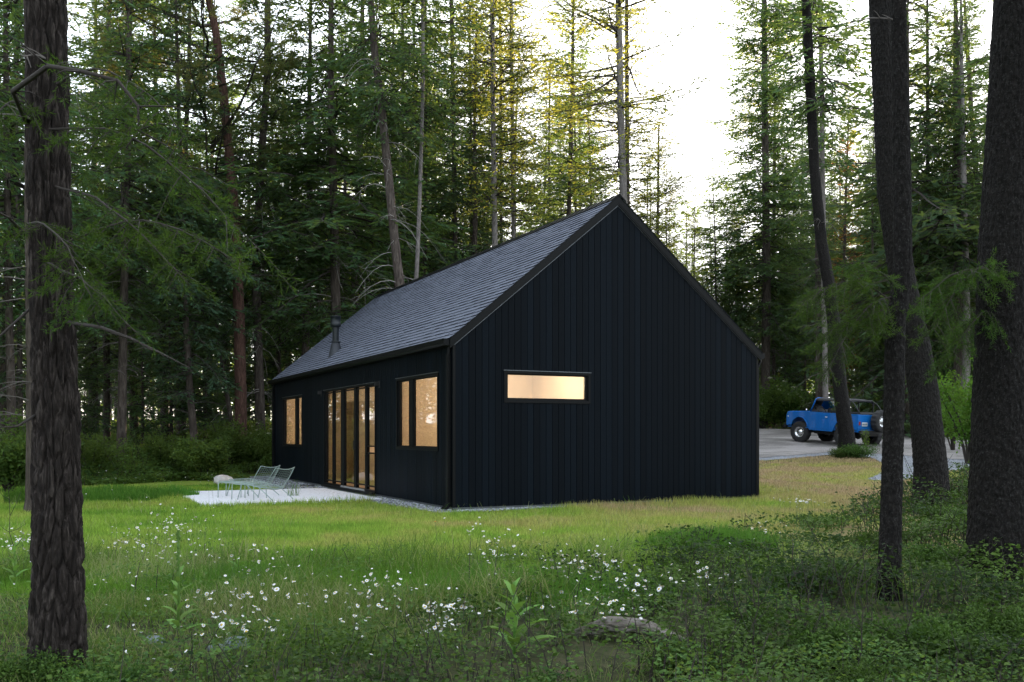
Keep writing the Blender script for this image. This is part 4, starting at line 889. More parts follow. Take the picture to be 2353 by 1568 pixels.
# ------------------------------------------------------------------ grass, ground cover, thicket
def stuff(name, me, label, cat): return tag(link(bpy.data.objects.new(name, me)), label, cat, kind='stuff')
def clear(X, Y, road=True):
    k = ~incabin(X, Y, .02) & ~inpoly(X, Y, [hw(-.25, 3.08), hw(-.25, 7.52), hw(-3.77, 7.52), hw(-3.77, 3.08)])
    if road: k &= ~inpoly(X, Y, ROAD) & ~inpoly(X, Y, SHOULDER)
    return k
def covb(Y): return np.interp(Y, [3.5, 5.5, 6.2, 8.9, 12.8, 16, 20, 26, 29], [-1.5, -1.2, -.5, .9, 3.1, 6.0, 8.6, 12.8, 15])
def in_gravel(X, Y): return inpoly(X, Y, GRAVEL)
g = np.random.default_rng(101)
# mown and half dry lawn: short upright blades
def lawn(nb):
    Y = 8.2*(34/8.2)**g.random(nb); X = g.uniform(-1, 1, nb)*(.60*Y+2)
    k = clear(X, Y) & (X < covb(Y)+g.normal(0, .5, nb)) & (Y < 29-4*sst(-4, -9, X)+g.normal(0, .4, nb)+8*(X > 5))
    k &= ~(in_gravel(X, Y) & (g.random(nb) > .06)); X, Y = X[k], Y[k]; n_ = len(X)
    tuft = vnoise(X*.9, Y*.9); h = (.035+.07*tuft*g.random(n_)+.02*g.random(n_))*(1+.8*sst(13, 9, Y)); 
    wv, wu = wh(X, Y); h = h*(1+1.2*np.exp(-((wu+.35)/.35)**2)*sst(1.5, 3.2, wv)*(wv < 8))   # uncut strip along the gable
    h = np.where(((wu > 2.5) & (wu < 3.1) & (wv > -4.1) & (wv < -.6)) | ((wv > -4.3) & (wv < -3.75) & (wu > 2.6) & (wu < 7.5)), h*(1+1.6*g.random(n_)), h); wd = .0035*np.maximum(1, Y/9)*g.uniform(.7, 1.4, n_); a = g.random(n_)*6.283; l = h*g.uniform(.1, .7, n_); b_ = g.random(n_)*6.283
    P = np.stack([X, Y, gz(X, Y)-.005], -1); S = np.stack([np.cos(a), np.sin(a), np.zeros(n_)], -1)*wd[:, None]
    T = P+np.stack([np.cos(b_)*l, np.sin(b_)*l, h], -1)
    V = np.stack([P-S, P+S, T], 1).reshape(-1, 3); return mk_mesh('lawn_grass', V, None, np.arange(n_*3).reshape(-1, 3), [M['lawn']], rnd=np.repeat(g.random(n_), 3))
stuff('lawn_grass', lawn(560000), 'short patchy green and straw coloured lawn around the black cabin', 'grass')
def open_round(X, Y):
    # short growth round the mulleins, the log and the foot of the near tree
    k = np.ones(len(X), bool)
    for mx_, my_, r_ in ((.012, 5.9, .30), (-2.287, 6.6, .26), (-4.44, 8.6, .25), (.78, 6.3, .4)): k &= ~((np.abs(X-mx_*Y/my_) < r_) & (Y > my_-.55) & (Y < my_+.12))
    return k
def blades(X, Y, h, lean, wd, rng, z=None):
    n_ = len(X); a = rng.random(n_)*6.283; b_ = rng.random(n_)*6.283
    P = np.stack([X, Y, gz(X, Y)-.01 if z is None else z], -1); S = np.stack([np.cos(a), np.sin(a), np.zeros(n_)], -1)*wd[:, None]
    L_n = np.stack([np.cos(b_), np.sin(b_), np.zeros(n_)], -1)*(h*lean)[:, None]; Z = np.array([0, 0, 1.])
    p1 = P+L_n*.18+Z*(h*.45)[:, None]; p2 = P+L_n*.55+Z*(h*.82)[:, None]; p3 = P+L_n*1.0+Z*(h*(1-.25*lean))[:, None]
    V = np.stack([P-S, P+S, p1-S*.85, p1+S*.85, p2-S*.55, p2+S*.55, p3], 1).reshape(-1, 3); k = np.arange(n_)[:, None]*7
    Q = np.concatenate([k+np.array([[0, 1, 3, 2]]), k+np.array([[2, 3, 5, 4]])]); T = k+np.array([[4, 5, 6]]); return V, Q, T
Y = 9.5*(24/9.5)**g.random(9000); X = g.uniform(-1, 1, 9000)*(.6*Y+1); k = clear(X, Y) & ~in_gravel(X, Y) & (X < covb(Y)) & (vnoise(X*.8+50, Y*.8) > .45); X, Y = X[k], Y[k]
V, Q, T = blades(X, Y, g.uniform(.10, .26, len(X)), g.uniform(.2, 1.3, len(X)), .0011*np.maximum(1, Y/6)*np.ones(len(X)), g)
stuff('seed_stalks', mk_mesh('seed_stalks', V, Q, T, [M['fblade'], M['straw']], mi=np.concatenate([(g.random(len(X)) < .6).astype(int)]*3), rnd=np.repeat(g.random(len(X)), 7)), 'thin taller seed stalks scattered over the short lawn', 'grass')
def meadow(nb):
    Y = 3.0*(13.6/3.0)**g.random(nb); X = g.uniform(-1, 1, nb)*(.60*Y+1.2)
    edge = 11.6+2.2*(vnoise(X*.5+3, Y*0+1.)-.5)*2-1.8*sst(-1.5, -.2, X)*sst(2.2, .2, X)+.9*sst(1, 2.2, X)
    k = clear(X, Y) & (Y < edge+g.normal(0, .9, nb)) & (g.random(nb) < np.where(X > covb(Y), .07, 1)) & (g.random(nb) < .08+1.5*vnoise(X*1.6, Y*1.6+5)**1.8); k &= open_round(X, Y) | (g.random(nb) < .12); X, Y = X[k], Y[k]; n_ = len(X)
    h = (.08+.46*g.random(n_)*(.1+1.1*vnoise(X*1.1+7, Y*1.1)**1.5))*(1-.5*sst(8.5, 12.5, Y))*(.55+.45*sst(5.0, 7.0, Y)); lean = g.uniform(.15, 1.3, n_)
    V, Q, T = blades(X, Y, h, lean, .0016*np.maximum(1, Y/5)*g.uniform(.7, 1.5, n_), g)
    rn = g.random(n_); st_ = (g.random(n_) < .10+.26*(vnoise(X*.7+20, Y*.7) > .52))
    mi = np.concatenate([np.where(st_, 1, 0)]*3)
    return mk_mesh('meadow_grass', V, Q, T, [M['fblade'], M['straw']], mi=mi, rnd=np.repeat(rn, 7))
stuff('meadow_grass', meadow(230000), 'long tangled meadow grass with pale seed stalks in the foreground', 'grass')
def leaves_stuff(name, X, Y, hgt, size, mat_, rng, stems=0, flat=.55, rn=None):
    n_ = len(X); z = gz(X, Y)+hgt*rng.random(n_)**.6
    a = rng.random(n_)*6.283; D = np.stack([np.cos(a), np.sin(a), rng.normal(.05, .35, n_)], -1); D /= np.linalg.norm(D, axis=1, keepdims=True)
    v, q = leaf_quads(np.stack([X, Y, z], -1), D, size, size*.30, rng, flat)
    r_ = rng.random(n_) if rn is None else rn; parts = [(v, q, 0, np.repeat(r_, 4))]
    if stems:
        i = rng.integers(0, n_, stems); B = np.stack([X[i], Y[i], gz(X[i], Y[i])-.02], -1); hh = (hgt[i]*rng.uniform(.8, 1.25, stems)); lx = rng.normal(0, .25, (stems, 2))*hh[:, None]
        P = np.stack([B, B+np.c_[lx*.3, hh*.5], B+np.c_[lx, hh]], 1); r0 = .003+.0003*Y[i]; v, q = tubes_np(P, r0[:, None]*np.array([[1, .8, .4]])); parts.append((v, q, 1, .5))
    return merge_mesh(name, parts, [M[mat_], M['branch']])
# creeping leafy ground cover, lower right
nb = 330000; Y = 3.0*(29/3.0)**(g.random(nb)**1.05); X = covb(Y)-.9+g.random(nb)**1.0*(np.maximum(.62*Y+2.5-covb(Y), 1))
k = clear(X, Y) & (X > covb(Y)+g.normal(0, .45, nb)) & ~((Y > 24.5) & (X < 13)) & (g.random(nb) < .08+1.5*vnoise(X*1.9+2, Y*1.9)**2)
X, Y = X[k], Y[k]; nl_ = open_round(X, Y) | (g.random(len(X)) < .10); X, Y = X[nl_], Y[nl_]; hg = .06+.62*vnoise(X*1.1+11, Y*1.1)**1.5; hg *= 1+.5*sst(7, 14, Y)*(X > 5)
stuff('ground_cover', leaves_stuff('ground_cover', X, Y, hg, g.uniform(.020, .044, len(X))*np.sqrt(np.maximum(Y, 5)/5), 'leaf_dark', g, 3600, rn=np.clip((vnoise(X*1.3, Y*1.3)-.35)*1.6+g.random(len(X))**2*.7, 0, 1)), 'tangled leafy ground cover under the dark trunks at the lower right', 'ground cover')
# scattered broadleaf weeds in the meadow
nb = 90000; Y = 3.2*(10.5/3.2)**g.random(nb); X = g.uniform(-1, 1, nb)*(.6*Y+1); k = clear(X, Y) & (vnoise(X*2+30, Y*2) > .52) & open_round(X, Y); X, Y = X[k], Y[k]
stuff('meadow_weeds', leaves_stuff('meadow_weeds', X, Y, .05+.30*vnoise(X*1.5, Y*1.5+9), g.uniform(.015, .040, len(X)), 'leaf', g, 300), 'low leafy weeds growing between the meadow grass', 'weeds')
# thicket at the foot of the woods, left
nb = 250000; Y = 24.3+g.random(nb)**1.4*20; X = g.uniform(-.64, -.12, nb)*Y-.3
e0 = 24.6+3.0*sst(-11, -9.2, X)+1.2*(vnoise(X*.6, X*0)-.5)+6*sst(-7.4, -4.5, X)
k = clear(X, Y) & (Y > e0) & ~incabin(X, Y, 1.0); X, Y, e0 = X[k], Y[k], e0[k]
hg = (.06+1.25*vnoise(X*.7, Y*.7)**1.3*sst(-.3, 4.5, Y-e0)+.22*vnoise(X*2, Y*2))
stuff('thicket', leaves_stuff('thicket', X, Y, hg, g.uniform(.05, .10, len(X)), 'leaf', g, 1600, rn=np.clip(vnoise(X*.8, Y*.8)*1.1-.25+g.random(len(X))*.5, 0, 1)), 'low green thicket between the lawn and the woods at the left', 'undergrowth')
# forest floor plants
nb = 240000; Y = 33+g.random(nb)**1.3*60; X = g.uniform(-.68, .66, nb)*Y
k = clear(X, Y) & ~incabin(X, Y, 1.0) & ((X < 3) | (Y > 53.5-5*(X > 14)-6*(X > 20))) & (vnoise(X*.25+8, Y*.25) > .30); X, Y = X[k], Y[k]
hg = .15+1.5*vnoise(X*.4+3, Y*.4)**1.6
stuff('forest_floor_plants', leaves_stuff('forest_floor_plants', X, Y, hg, g.uniform(.08, .19, len(X)), 'leaf', g, 1800, rn=np.clip(vnoise(X*.5, Y*.5)*1.1-.25+g.random(len(X))*.5, 0, 1)), 'leafy undergrowth covering the forest floor between the trunks', 'undergrowth')

# ------------------------------------------------------------------ individual shrubs
def shrub_mesh(name, seed, r, h, n_, size, mat_, blossom=0, stems=14):
    rng = np.random.default_rng(seed); parts = []; a = rng.random(stems)*6.283; K = 5; u = np.linspace(0, 1, K)
    R_ = r*rng.uniform(.3, 1, stems); H_ = h*rng.uniform(.55, 1, stems)*(1-.25*R_/r)
    P = np.stack([np.cos(a)[:, None]*R_[:, None]*u**1.3+rng.normal(0, .03, (stems, K)).cumsum(1)*r, np.sin(a)[:, None]*R_[:, None]*u**1.3+rng.normal(0, .03, (stems, K)).cumsum(1)*r, H_[:, None]*u[None]**.8], -1)
    v, q = tubes_np(P, .012*h*(1-.8*u)[None]*np.ones((stems, 1))+.002); parts.append((v, q, 1, .5))
    si = rng.integers(0, stems, n_); t = rng.uniform(.15, 1, n_)**.7; fi = t*(K-1); i0 = np.clip(fi.astype(int), 0, K-2); f_ = (fi-i0)[:, None]
    C = P[si, i0]*(1-f_)+P[si, i0+1]*f_; off = rng.normal(0, .13, (n_, 3))*r*np.array([1, 1, .7]); C = C+off; C[:, 2] = np.abs(C[:, 2])+.02
    D = off+rng.normal(0, .08, (n_, 3))+np.array([0, 0, .02]); D /= np.linalg.norm(D, axis=1, keepdims=True)
    v, q = leaf_quads(C, D, rng.uniform(.6, 1.3, n_)*size, size*.32, rng, .5); parts.append((v, q, 0, np.repeat(np.clip(rng.random(stems)[si]*.5+rng.random(n_)*.6, 0, 1), 4)))
    mats = [M[mat_], M['branch']]
    if blossom:
        mats.append(M['bloom']); i = rng.integers(0, stems, blossom); C = P[i, -1]+rng.normal(0, .16, (blossom, 3))*r; idx = np.repeat(np.arange(blossom), 26); Q0 = C[idx]+rng.normal(0, .035, (len(idx), 3))*np.array([1, 1, .35]); D = rng.normal(size=(len(idx), 3)); D /= np.linalg.norm(D, axis=1, keepdims=True)
        v, q = leaf_quads(Q0, D, .035, .014, rng, .5); parts.append((v, q, 2, .5))
    return merge_mesh(name, parts, mats)
SH = {'w': shrub_mesh('weed_bush', 12, .5, 1.7, 260, .09, 'leaf', stems=4), 'a': shrub_mesh('leafy_shrub', 1, 1.0, 1.4, 6500, .085, 'leaf'), 'b': shrub_mesh('airy_shrub', 2, .9, 1.8, 4200, .075, 'leaf'), 'f': shrub_mesh('blossoming_shrub', 3, 1.1, 1.9, 6500, .085, 'leaf', 16), 'm': shrub_mesh('maple_sapling', 4, 1.1, 3.6, 3000, .12, 'maple', stems=9), 'c': shrub_mesh('low_shrub', 5, .9, .8, 5200, .06, 'leaf_dark')}
def shrub(k, sx, Y, s_, label, name='shrub', sz=1.0, cat='shrub'):
    X = (sx-1176.5)*Y/F; o = link(bpy.data.objects.new(name, SH[k])); o.location = (X, Y, float(gz(X, Y))-.03); o.scale = (s_, s_, s_*sz); o.rotation_euler = (0, 0, rng.random()*6.28)
    tag(o, label, cat); return o
for a_ in (('a',470,28.5,1.0,'round light green bush at the thicket edge, left of the leaning thin trunk'), ('b',520,31,1.1,'taller airy bush just behind the round light green one'), ('a',585,31.5,.9,'green bush at the foot of the grey trunk by the cabin'),
           ('f',620,33,.9,'pale flowering bush squeezed between the grey trunk and the cabin corner'), ('b',372,29,.9,'airy bush in the middle of the left thicket'), ('a',300,30,.8,'small round bush right of the straight dark trunk foot'), ('b',205,27,.9,'leafy bush right behind the furrowed foreground trunk'),
           ('a',20,22,1.1,'big dark leafy bush at the left edge of the lawn'), ('b',60,25,1.3,'tall airy bush behind the big one at the left edge'), ('f',1752,54.5,1.7,'bush with cream flower heads at the foot of the big spreading fir'), ('f',1700,53,1.3,'flowering bush half hidden by the cabin corner'),
           ('f',1800,55,1.4,'cream flowering bush at the far side of the drive behind the car bonnet'), ('a',1840,57,1.2,'dense green bush behind the windscreen of the blue car'), ('b',1990,55,1.5,'airy bush beyond the drive behind the spare wheel'), ('a',2105,50,1.3,'green bush between the slim scaly trunk and the leaning dark one'),
           ('a',2190,46,1.3,'rounded green bush at the far verge of the drive on the right'), ('f',2235,44,1.0,'yellowish flowering bush beside the massive right trunk'), ('b',2260,33,1.0,'airy bush close to the drive beside the massive right trunk')): shrub(*a_)
shrub('c', 1972, 32.6, .72, 'leafy low bush around the foot of the curved leaning trunk'); shrub('c', 1932, 32.8, .55, 'low bush left of the curved leaning trunk on the dry lawn')
shrub('m', 2225, 30, 1.0, 'maple sapling with bright translucent leaves left of the massive right trunk', 'maple_sapling', 1.1, 'sapling'); shrub('m', 2190, 36, .9, 'smaller bright maple sapling further back beside the drive', 'maple_sapling', 1.1, 'sapling')
shrub('c', 2160, 14.5, .42, 'small leafy shrub growing against the foot of the leaning dark trunk')
for sx_, Y_, s_, l_ in ((1700,6.6,.34,'leafy low plant mound right of the weathered log'),(1900,6.0,.36,'leafy mound in front of the slim scaly trunk foot'),(2130,6.2,.42,'leafy mound at the lower right between the slim and massive trunks'),(2290,6.6,.40,'dark leafy mound at the foot of the massive right trunk'),
    (1830,8.6,.40,'leafy mound left of the slim scaly trunk base'),(2160,9.5,.48,'leafy mound behind the gap of the right foreground trunks'),(1560,5.6,.30,'low leafy mound at the bottom right of the centre'),(2010,10.8,.42,'leafy mound behind the slim scaly trunk'),
    (60,5.2,.34,'leafy mound at the bottom left corner'),(230,5.0,.30,'leafy mound hiding the right foot of the furrowed trunk'),(1270,4.9,.26,'low leafy mound at the bottom centre'),(2250,12.8,.55,'leafy mound between the leaning trunk and the massive trunk'),(2000,5.0,.32,'leafy mound at the bottom right corner area')): shrub('c', sx_, Y_, s_, l_)
shrub('w', 1992, 35.3, .62, 'slim weed bush standing in front of the licence plate')

def clump(X, Y, r, h, nb, label, mat_='tall', lean=.5, wd=.004, seed=0):
    rg_ = np.random.default_rng(seed+int(abs(X)*100)); rr_ = r*np.sqrt(rg_.random(nb)); a = rg_.random(nb)*6.283; x, y = X+rr_*np.cos(a), Y+rr_*np.sin(a)
    V, Q, T = blades(x, y, h*rg_.uniform(.45, 1, nb)*(1-.4*rr_/r), rg_.uniform(.1, 1, nb)*lean, wd*rg_.uniform(.7, 1.3, nb), rg_)
    o = link(bpy.data.objects.new('grass_clump', mk_mesh('grass_clump', V-np.array([X, Y, float(gz(X, Y))]), Q, T, [M[mat_]], rnd=np.repeat(rg_.random(nb), 7)))); o.location = (X, Y, float(gz(X, Y)))
    return tag(o, label, 'grass')
clump(-8.15, 19.8, 1.1, .42, 3600, 'wide bank of tall dark green grass left of the patio', wd=.006)
clump(-9.35, 18.9, .55, .50, 1500, 'tall dark grass tuft just right of the furrowed foreground trunk', wd=.006)
clump(-7.2, 20.6, .5, .34, 1200, 'smaller tall grass tuft nearest the left tip of the patio', wd=.006)
clump(2.35, 11.3, .75, .36, 2600, 'tall green grass clump in front of the right half of the gable')
clump(-2.6, 8.8, .8, .30, 2400, 'bright green lush grass patch at the lawn edge in the middle left', wd=.003)
clump(0.3, 8.2, 1.1, .30, 3200, 'bright green grass mound under the central daisies', wd=.003)
clump(-4.62, 20.35, .14, .60, 46, 'thin upright weed tuft right behind the nearer patio chair', wd=.0035, lean=.8)
clump(3.3, 9.6, .6, .38, 700, 'arching pale seed grass left of the slim scaly trunk', 'straw', 1.4, .0018)
clump(-1.9, 7.6, .8, .42, 900, 'arching pale grass between the two mullein plants', 'straw', 1.5, .0014)
clump(-3.6, 9.4, .9, .42, 1100, 'hazy pale seed grass behind the tall mullein stalk', 'straw', 1.4, .0018)

# thin dark leafless saplings standing in the ground cover
for i_, (sx_, Y_, h_, l_) in enumerate(((1720,5.6,.62,'dark bare twig standing at the bottom right of centre'),(1985,5.3,.70,'tall dark bare twig in front of the slim scaly trunk'),(2080,6.0,.55,'dark twig right of the slim scaly trunk foot'),(1850,7.0,.6,'forked dark twig left of the slim scaly trunk'),
        (1640,7.4,.5,'thin dark twig behind the weathered log'),(2200,7.2,.7,'dark twig left of the massive trunk foot'),(25,9.0,.9,'arching dark twig at the left edge by the furrowed trunk'),(2170,13.5,.8,'twiggy sapling in front of the leaning dark trunk'))):
    X = (sx_-1176.5)*Y_/F; mb = MB(); r_ = random.Random(i_); P = [Vector((0, 0, 0))]
    for k in range(6): P.append(P[-1]+Vector((r_.uniform(-.05, .05), r_.uniform(-.03, .03), h_/6)))
    mb.tube(P, [.005*(1-.12*k) for k in range(7)], 5)
    for k in range(2, 7):
        for _ in range(2): d_ = Vector((r_.uniform(-1, 1), r_.uniform(-.6, .6), r_.uniform(.2, .9))).normalized()*r_.uniform(.08, .22); mb.tube([P[k-1], P[k-1]+d_*.5, P[k-1]+d_+Vector((0, 0, .03))], [.0025, .002, .001], 4)
    o = mb.build('bare_sapling', M['branch'], None, True); o.location = (X, Y_, float(gz(X, Y_))); tag(o, l_, 'sapling')
# ------------------------------------------------------------------ daisies
dm = MB(); 
def daisy_head(mb, r=.026, tilt=0):
    n_ = 15
    for k in range(n_):
        a = 2*math.pi*k/n_; c_, s_ = math.cos(a), math.sin(a); w_ = .0046
        z1 = .001+random.uniform(-.004, .003); pts = [(.006*c_, .006*s_, .002), (r*.6*c_-w_*s_, r*.6*s_+w_*c_, z1+.001), (r*c_, r*s_, z1-.002), (r*.6*c_+w_*s_, r*.6*s_-w_*c_, z1+.001)]
        mb.add(pts, [(0, 3, 2, 1)], 0)
    mb.lathe([(.0075, .001), (.006, .0045), (0, .006)], n=9, m=1)
def daisy_meshes(i):
    random.seed(100+i); mb = MB(); daisy_head(mb, .0160+.0022*(i % 3))
    o = mb.build('petals', [M['petal'], M['yolk']]); hm = o.data; bpy.data.objects.remove(o)
    mb = MB(); h = 1.0; b_ = random.uniform(-.08, .08); mb.tube([(0, 0, 0), (b_*.3, .02, .4), (b_, .03, .75), (b_*1.2, .0, 1.0)], [.0016, .0014, .0012, .001], 4)
    for z in (.15, .3, .45): 
        a = random.random()*6.28; mb.add([(b_*.3, .01, z), (math.cos(a)*.05, math.sin(a)*.05, z+.03), (math.cos(a)*.07, math.sin(a)*.07, z+.02), (math.cos(a+.2)*.045, math.sin(a+.2)*.045, z+.015)], [(0, 1, 2, 3)], 0)
    o = mb.build('stem', M['stem']); sm = o.data; bpy.data.objects.remove(o); return hm, sm, (b_*1.2, 0)
DM = [daisy_meshes(i) for i in range(5)]
CL = [  # photo position of the flower group, spread, distance, count, label
 ((1090,450*0+1235,14,26),13.0,5,'a white daisy of the tall group rising highest in front of the gable'),
 ((1300,1305,75,30),8.6,24,'white daisy on the green mound in front of the gable wall'),
 ((1140,1265,60,40),9.0,16,'white daisy left of the highest group in front of the gable'),
 ((1400,1300,40,22),8.6,9,'white daisy at the right end of the central green mound'),
 ((1500,1345,70,25),8.0,18,'white daisy in the row at the right of the central mound'),
 ((1630,1330,60,22),8.4,12,'white daisy near the leafy edge below the cabin\'s right part'),
 ((1835,1155,25,8),11.5,9,'white daisy of the small tall group on the dry lawn at the right'),
 ((1745,1215,50,25),10.5,6,'single standing white daisy on the lawn at the right'),
 ((1420,1400,60,35),7.0,16,'white daisy low in the grass right of the leafy mullein'),
 ((1310,1400,55,25),7.0,9,'white daisy just right of the leafy mullein rosette'),
 ((1000,1430,35,45),6.4,20,'white daisy of the trailing chain left of the leafy mullein'),
 ((1060,1400,45,15),6.8,8,'white daisy above the trailing chain in the middle'),
 ((850,1395,60,45),6.8,16,'white daisy between the two mulleins'),
 ((880,1340,50,16),7.8,8,'white daisy above the middle of the meadow'),
 ((640,1365,90,40),7.6,20,'white daisy right of the tall mullein stalk'),
 ((560,1450,70,25),6.4,16,'white daisy low on the right of the tall mullein stalk'),
 ((500,1390,70,40),7.2,12,'white daisy beside the lower tall mullein stalk'),
 ((400,1215,55,30),11.3,22,'white daisy in the bright cluster below the patio\'s left tip'),
 ((310,1245,45,22),10.3,16,'white daisy in the dense cluster right of the furrowed trunk'),
 ((400,1270,60,22),9.4,12,'white daisy just behind the top of the tall mullein'),
 ((570,1290,70,25),8.9,10,'white daisy on the hazy grass in the left middle'),
 ((35,1250,45,25),10.2,22,'white daisy in the cluster left of the furrowed trunk'),
 ((60,1330,60,40),8.4,8,'white daisy lower at the left edge of the view'),
 ((280,1345,60,35),7.8,9,'white daisy right beside the middle of the furrowed trunk'),
 ((320,1440,70,25),6.6,12,'white daisy low between the furrowed trunk and the mullein'),
 ((420,1540,120,30),5.6,10,'white daisy at the bottom edge right of the furrowed trunk'),
 ((560,1545,60,20),5.6,9,'white daisy at the bottom edge left of the middle'),
 ((820,1530,60,30),5.7,8,'white daisy at the bottom edge left of the dark leaf litter'),
 ((290,1145,60,6),17.5,4,'lone white daisy on the lawn between the trunk and the patio'),
 ((500,1150,30,20),15,4,'small white daisy on the lawn just in front of the patio'),
 ((330,1100,110,8),24.0,16,'tiny far white daisy along the thicket edge at the left'),
 ((30,1160,30,12),17,3,'lone white daisy far on the lawn at the left edge')]
dr_ = random.Random(77); total = 0
for (cx_, cy_, sx_, sy_), D, n_, lab in CL:
    for i in range(n_):
        if total >= 296: break
        x = cx_+dr_.gauss(0, sx_*.6); y = cy_+dr_.gauss(0, sy_*.6); Dd = D*dr_.uniform(.93, 1.07)
        X, _, Z = px(x, y, Dd); zb = float(gz(X, Dd)); h = Z-zb
        if h < .12:
            Dd *= .9; X, _, Z = px(x, y, Dd); zb = float(gz(X, Dd)); h = max(.12, Z-zb)
        h = min(h+.03, .75)
        if incabin(X, Dd, .3): continue
        hm, sm, off = dr_.choice(DM); o = empty('daisy', (X, Dd, zb), dr_.random()*6.28); lean = dr_.uniform(0, .3); o.rotation_euler = (dr_.gauss(0, .08), dr_.gauss(0, .08), dr_.random()*6.28)
        s_ = link(bpy.data.objects.new('stem', sm), o); s_.scale = (h*1.0+.2, h+.2, h)
        p_ = link(bpy.data.objects.new('flower_head', hm), o); p_.location = (off[0]*(h+.2), 0, h); t_ = dr_.uniform(.1, 1.1); ta = dr_.random()*6.28
        p_.rotation_euler = (t_*math.cos(ta), t_*math.sin(ta), dr_.random()*6.28); k = dr_.uniform(.8, 1.15)*(1 if D < 14 else 1.25); p_.scale = (k, k, k)
        lab_ = lab if lab.startswith(('a ',)) is False else lab[2:]
        tag(o, lab_, 'daisy', lab_.replace('white daisy', 'daisies').replace('single standing ', '').replace('lone ', '').replace('tiny far ', '').replace('small ', '')[:60]); total += 1
# countless small blossoms beyond those
vs = []; fs = []; mi_ = []; dr2 = np.random.default_rng(5)
for (cx_, cy_, sx_, sy_), D, n_, lab in CL:
    for i in range(int(n_*2.2)):
        x = cx_+dr2.normal(0, sx_*1.0); y = cy_+dr2.normal(0, sy_*1.0); Dd = D*dr2.uniform(.9, 1.12); X, _, Z = px(x, y, Dd); zb = float(gz(X, Dd)); h = Z-zb
        if h < .08 or h > .7 or incabin(X, Dd, .3): continue
        r = dr2.uniform(.008, .015); nrm = Vector((dr2.normal(0, .5), dr2.normal(0, .5)-.2, 1)).normalized(); t1 = nrm.orthogonal().normalized(); t2 = nrm.cross(t1); c = Vector((X, Dd, Z)); b0 = len(vs); vs.append(tuple(c+nrm*.003)); m_ = 18
        for k in range(m_): a = 2*math.pi*k/m_; q_ = r*(1 if k % 2 else .62); vs.append(tuple(c+t1*math.cos(a)*q_+t2*math.sin(a)*q_))
        fs += [(b0, b0+1+k, b0+1+(k+1) % m_) for k in range(m_)]; mi_ += [0]*m_
        b0 = len(vs); vs.append(tuple(c+nrm*.007)); 
        for k in range(6): a = k*math.pi/3; vs.append(tuple(c+nrm*.003+t1*math.cos(a)*r*.28+t2*math.sin(a)*r*.28))
        fs += [(b0, b0+1+k, b0+1+(k+1) % 6) for k in range(6)]; mi_ += [1]*6
        b0 = len(vs); vs += [(X+.03*dr2.normal(), Dd, zb), (X+.0012, Dd, Z-.002), (X-.0012, Dd, Z-.002)]; fs.append((b0, b0+1, b0+2)); mi_.append(2)
stuff('small_daisies', mk_mesh('small_daisies', vs, None, fs, [M['petal'], M['yolk'], M['stem']], mi=mi_), 'scattered smaller white daisies mixed through the meadow grass', 'daisies')
# orange hawkweed
hw_ = empty('hawkweed', (*px(1000, 1408, 9.4)[:2], 0)); hw_.location.z = float(gz(hw_.location.x, 9.4)); tag(hw_, 'single orange flower on a tall thin stem left of the central mound', 'flower')
mb = MB(); mb.tube([(0, 0, 0), (.02, 0, .25), (.0, 0, .5)], .0015, 4); mb.build('stem', M['stem'], hw_); mb = MB(); daisy_head(mb, .014); mb.build('flower_head', [simple('orange_petal', (.5,.12,.01), .6), M['yolk']], hw_).location = (0, 0, .5)

# ------------------------------------------------------------------ mulleins (broad soft leaves round a stalk)
def mullein(x, ybase, D, H, nleaf, lsize, label, bloom=False, seed=1):
    X = (x-1176.5)*D/F; zb = float(gz(X, D)); o = empty('mullein', (X, D, zb)); tag(o, label, 'plant'); r_ = random.Random(seed)
    mb = MB(); mb.tube([(0, 0, 0), (.005, 0, H*.5), (0, .01, H)], [.010, .008, .006 if not bloom else .009], 7)
    if bloom:
        for i in range(40):
            a = r_.random()*6.28; z = H*(.62+.38*r_.random()); mb.lathe([(.0, -.006), (.007, 0), (0, .008)], (math.cos(a)*.010, math.sin(a)*.010, z), 5, 0)
    mb.build('stalk', M['mullein'], o, True)
    for i in range(nleaf):
        t = i/max(1, nleaf-1); a = i*2.4+r_.uniform(-.3, .3); L = lsize*(1-.68*t)*r_.uniform(.8, 1.1); up = .72+.6*t+r_.uniform(-.2, .15); z0 = .02+H*(.70 if bloom else .86)*t**1.1; wd = L*.17
        V = []; K = 7
        for j in range(K):
            u = j/(K-1); rr_ = L*u*math.cos(up*(1-.5*u)); zz = z0+L*u*math.sin(up)*(1-.45*u*(1.2-t)); ww = wd*math.sin(math.pi*min(1, u*.93+.07))**.75
            for sgn in (-1, 0, 1): V.append((rr_*math.cos(a)-sgn*ww*math.sin(a), rr_*math.sin(a)+sgn*ww*math.cos(a), zz+abs(sgn)*ww*.35+r_.uniform(-.003, .003)))
        Q = [(j*3+k, j*3+k+1, (j+1)*3+k+1, (j+1)*3+k) for j in range(K-1) for k in (0, 1)]
        link(bpy.data.objects.new('leaf', mk_mesh('leaf', V, Q, mats=[M['mullein']], rnd=[r_.random()]*len(V), smooth=True)), o)
mullein(409, 1495, 6.6, .74, 15, .20, 'tall flowering mullein stalk with broad leaves in the left meadow', True, 3)
mullein(1181, 1535, 5.9, .46, 17, .29, 'leafy green mullein without flowers in the middle foreground', False, 5)
mullein(33, 1330, 8.6, .42, 12, .22, 'leafy mullein at the left edge beyond the furrowed trunk', False, 7)
mullein(548, 1330, 9.2, .22, 9, .2, 'small mullein rosette right of the tall flowering one', False, 9)

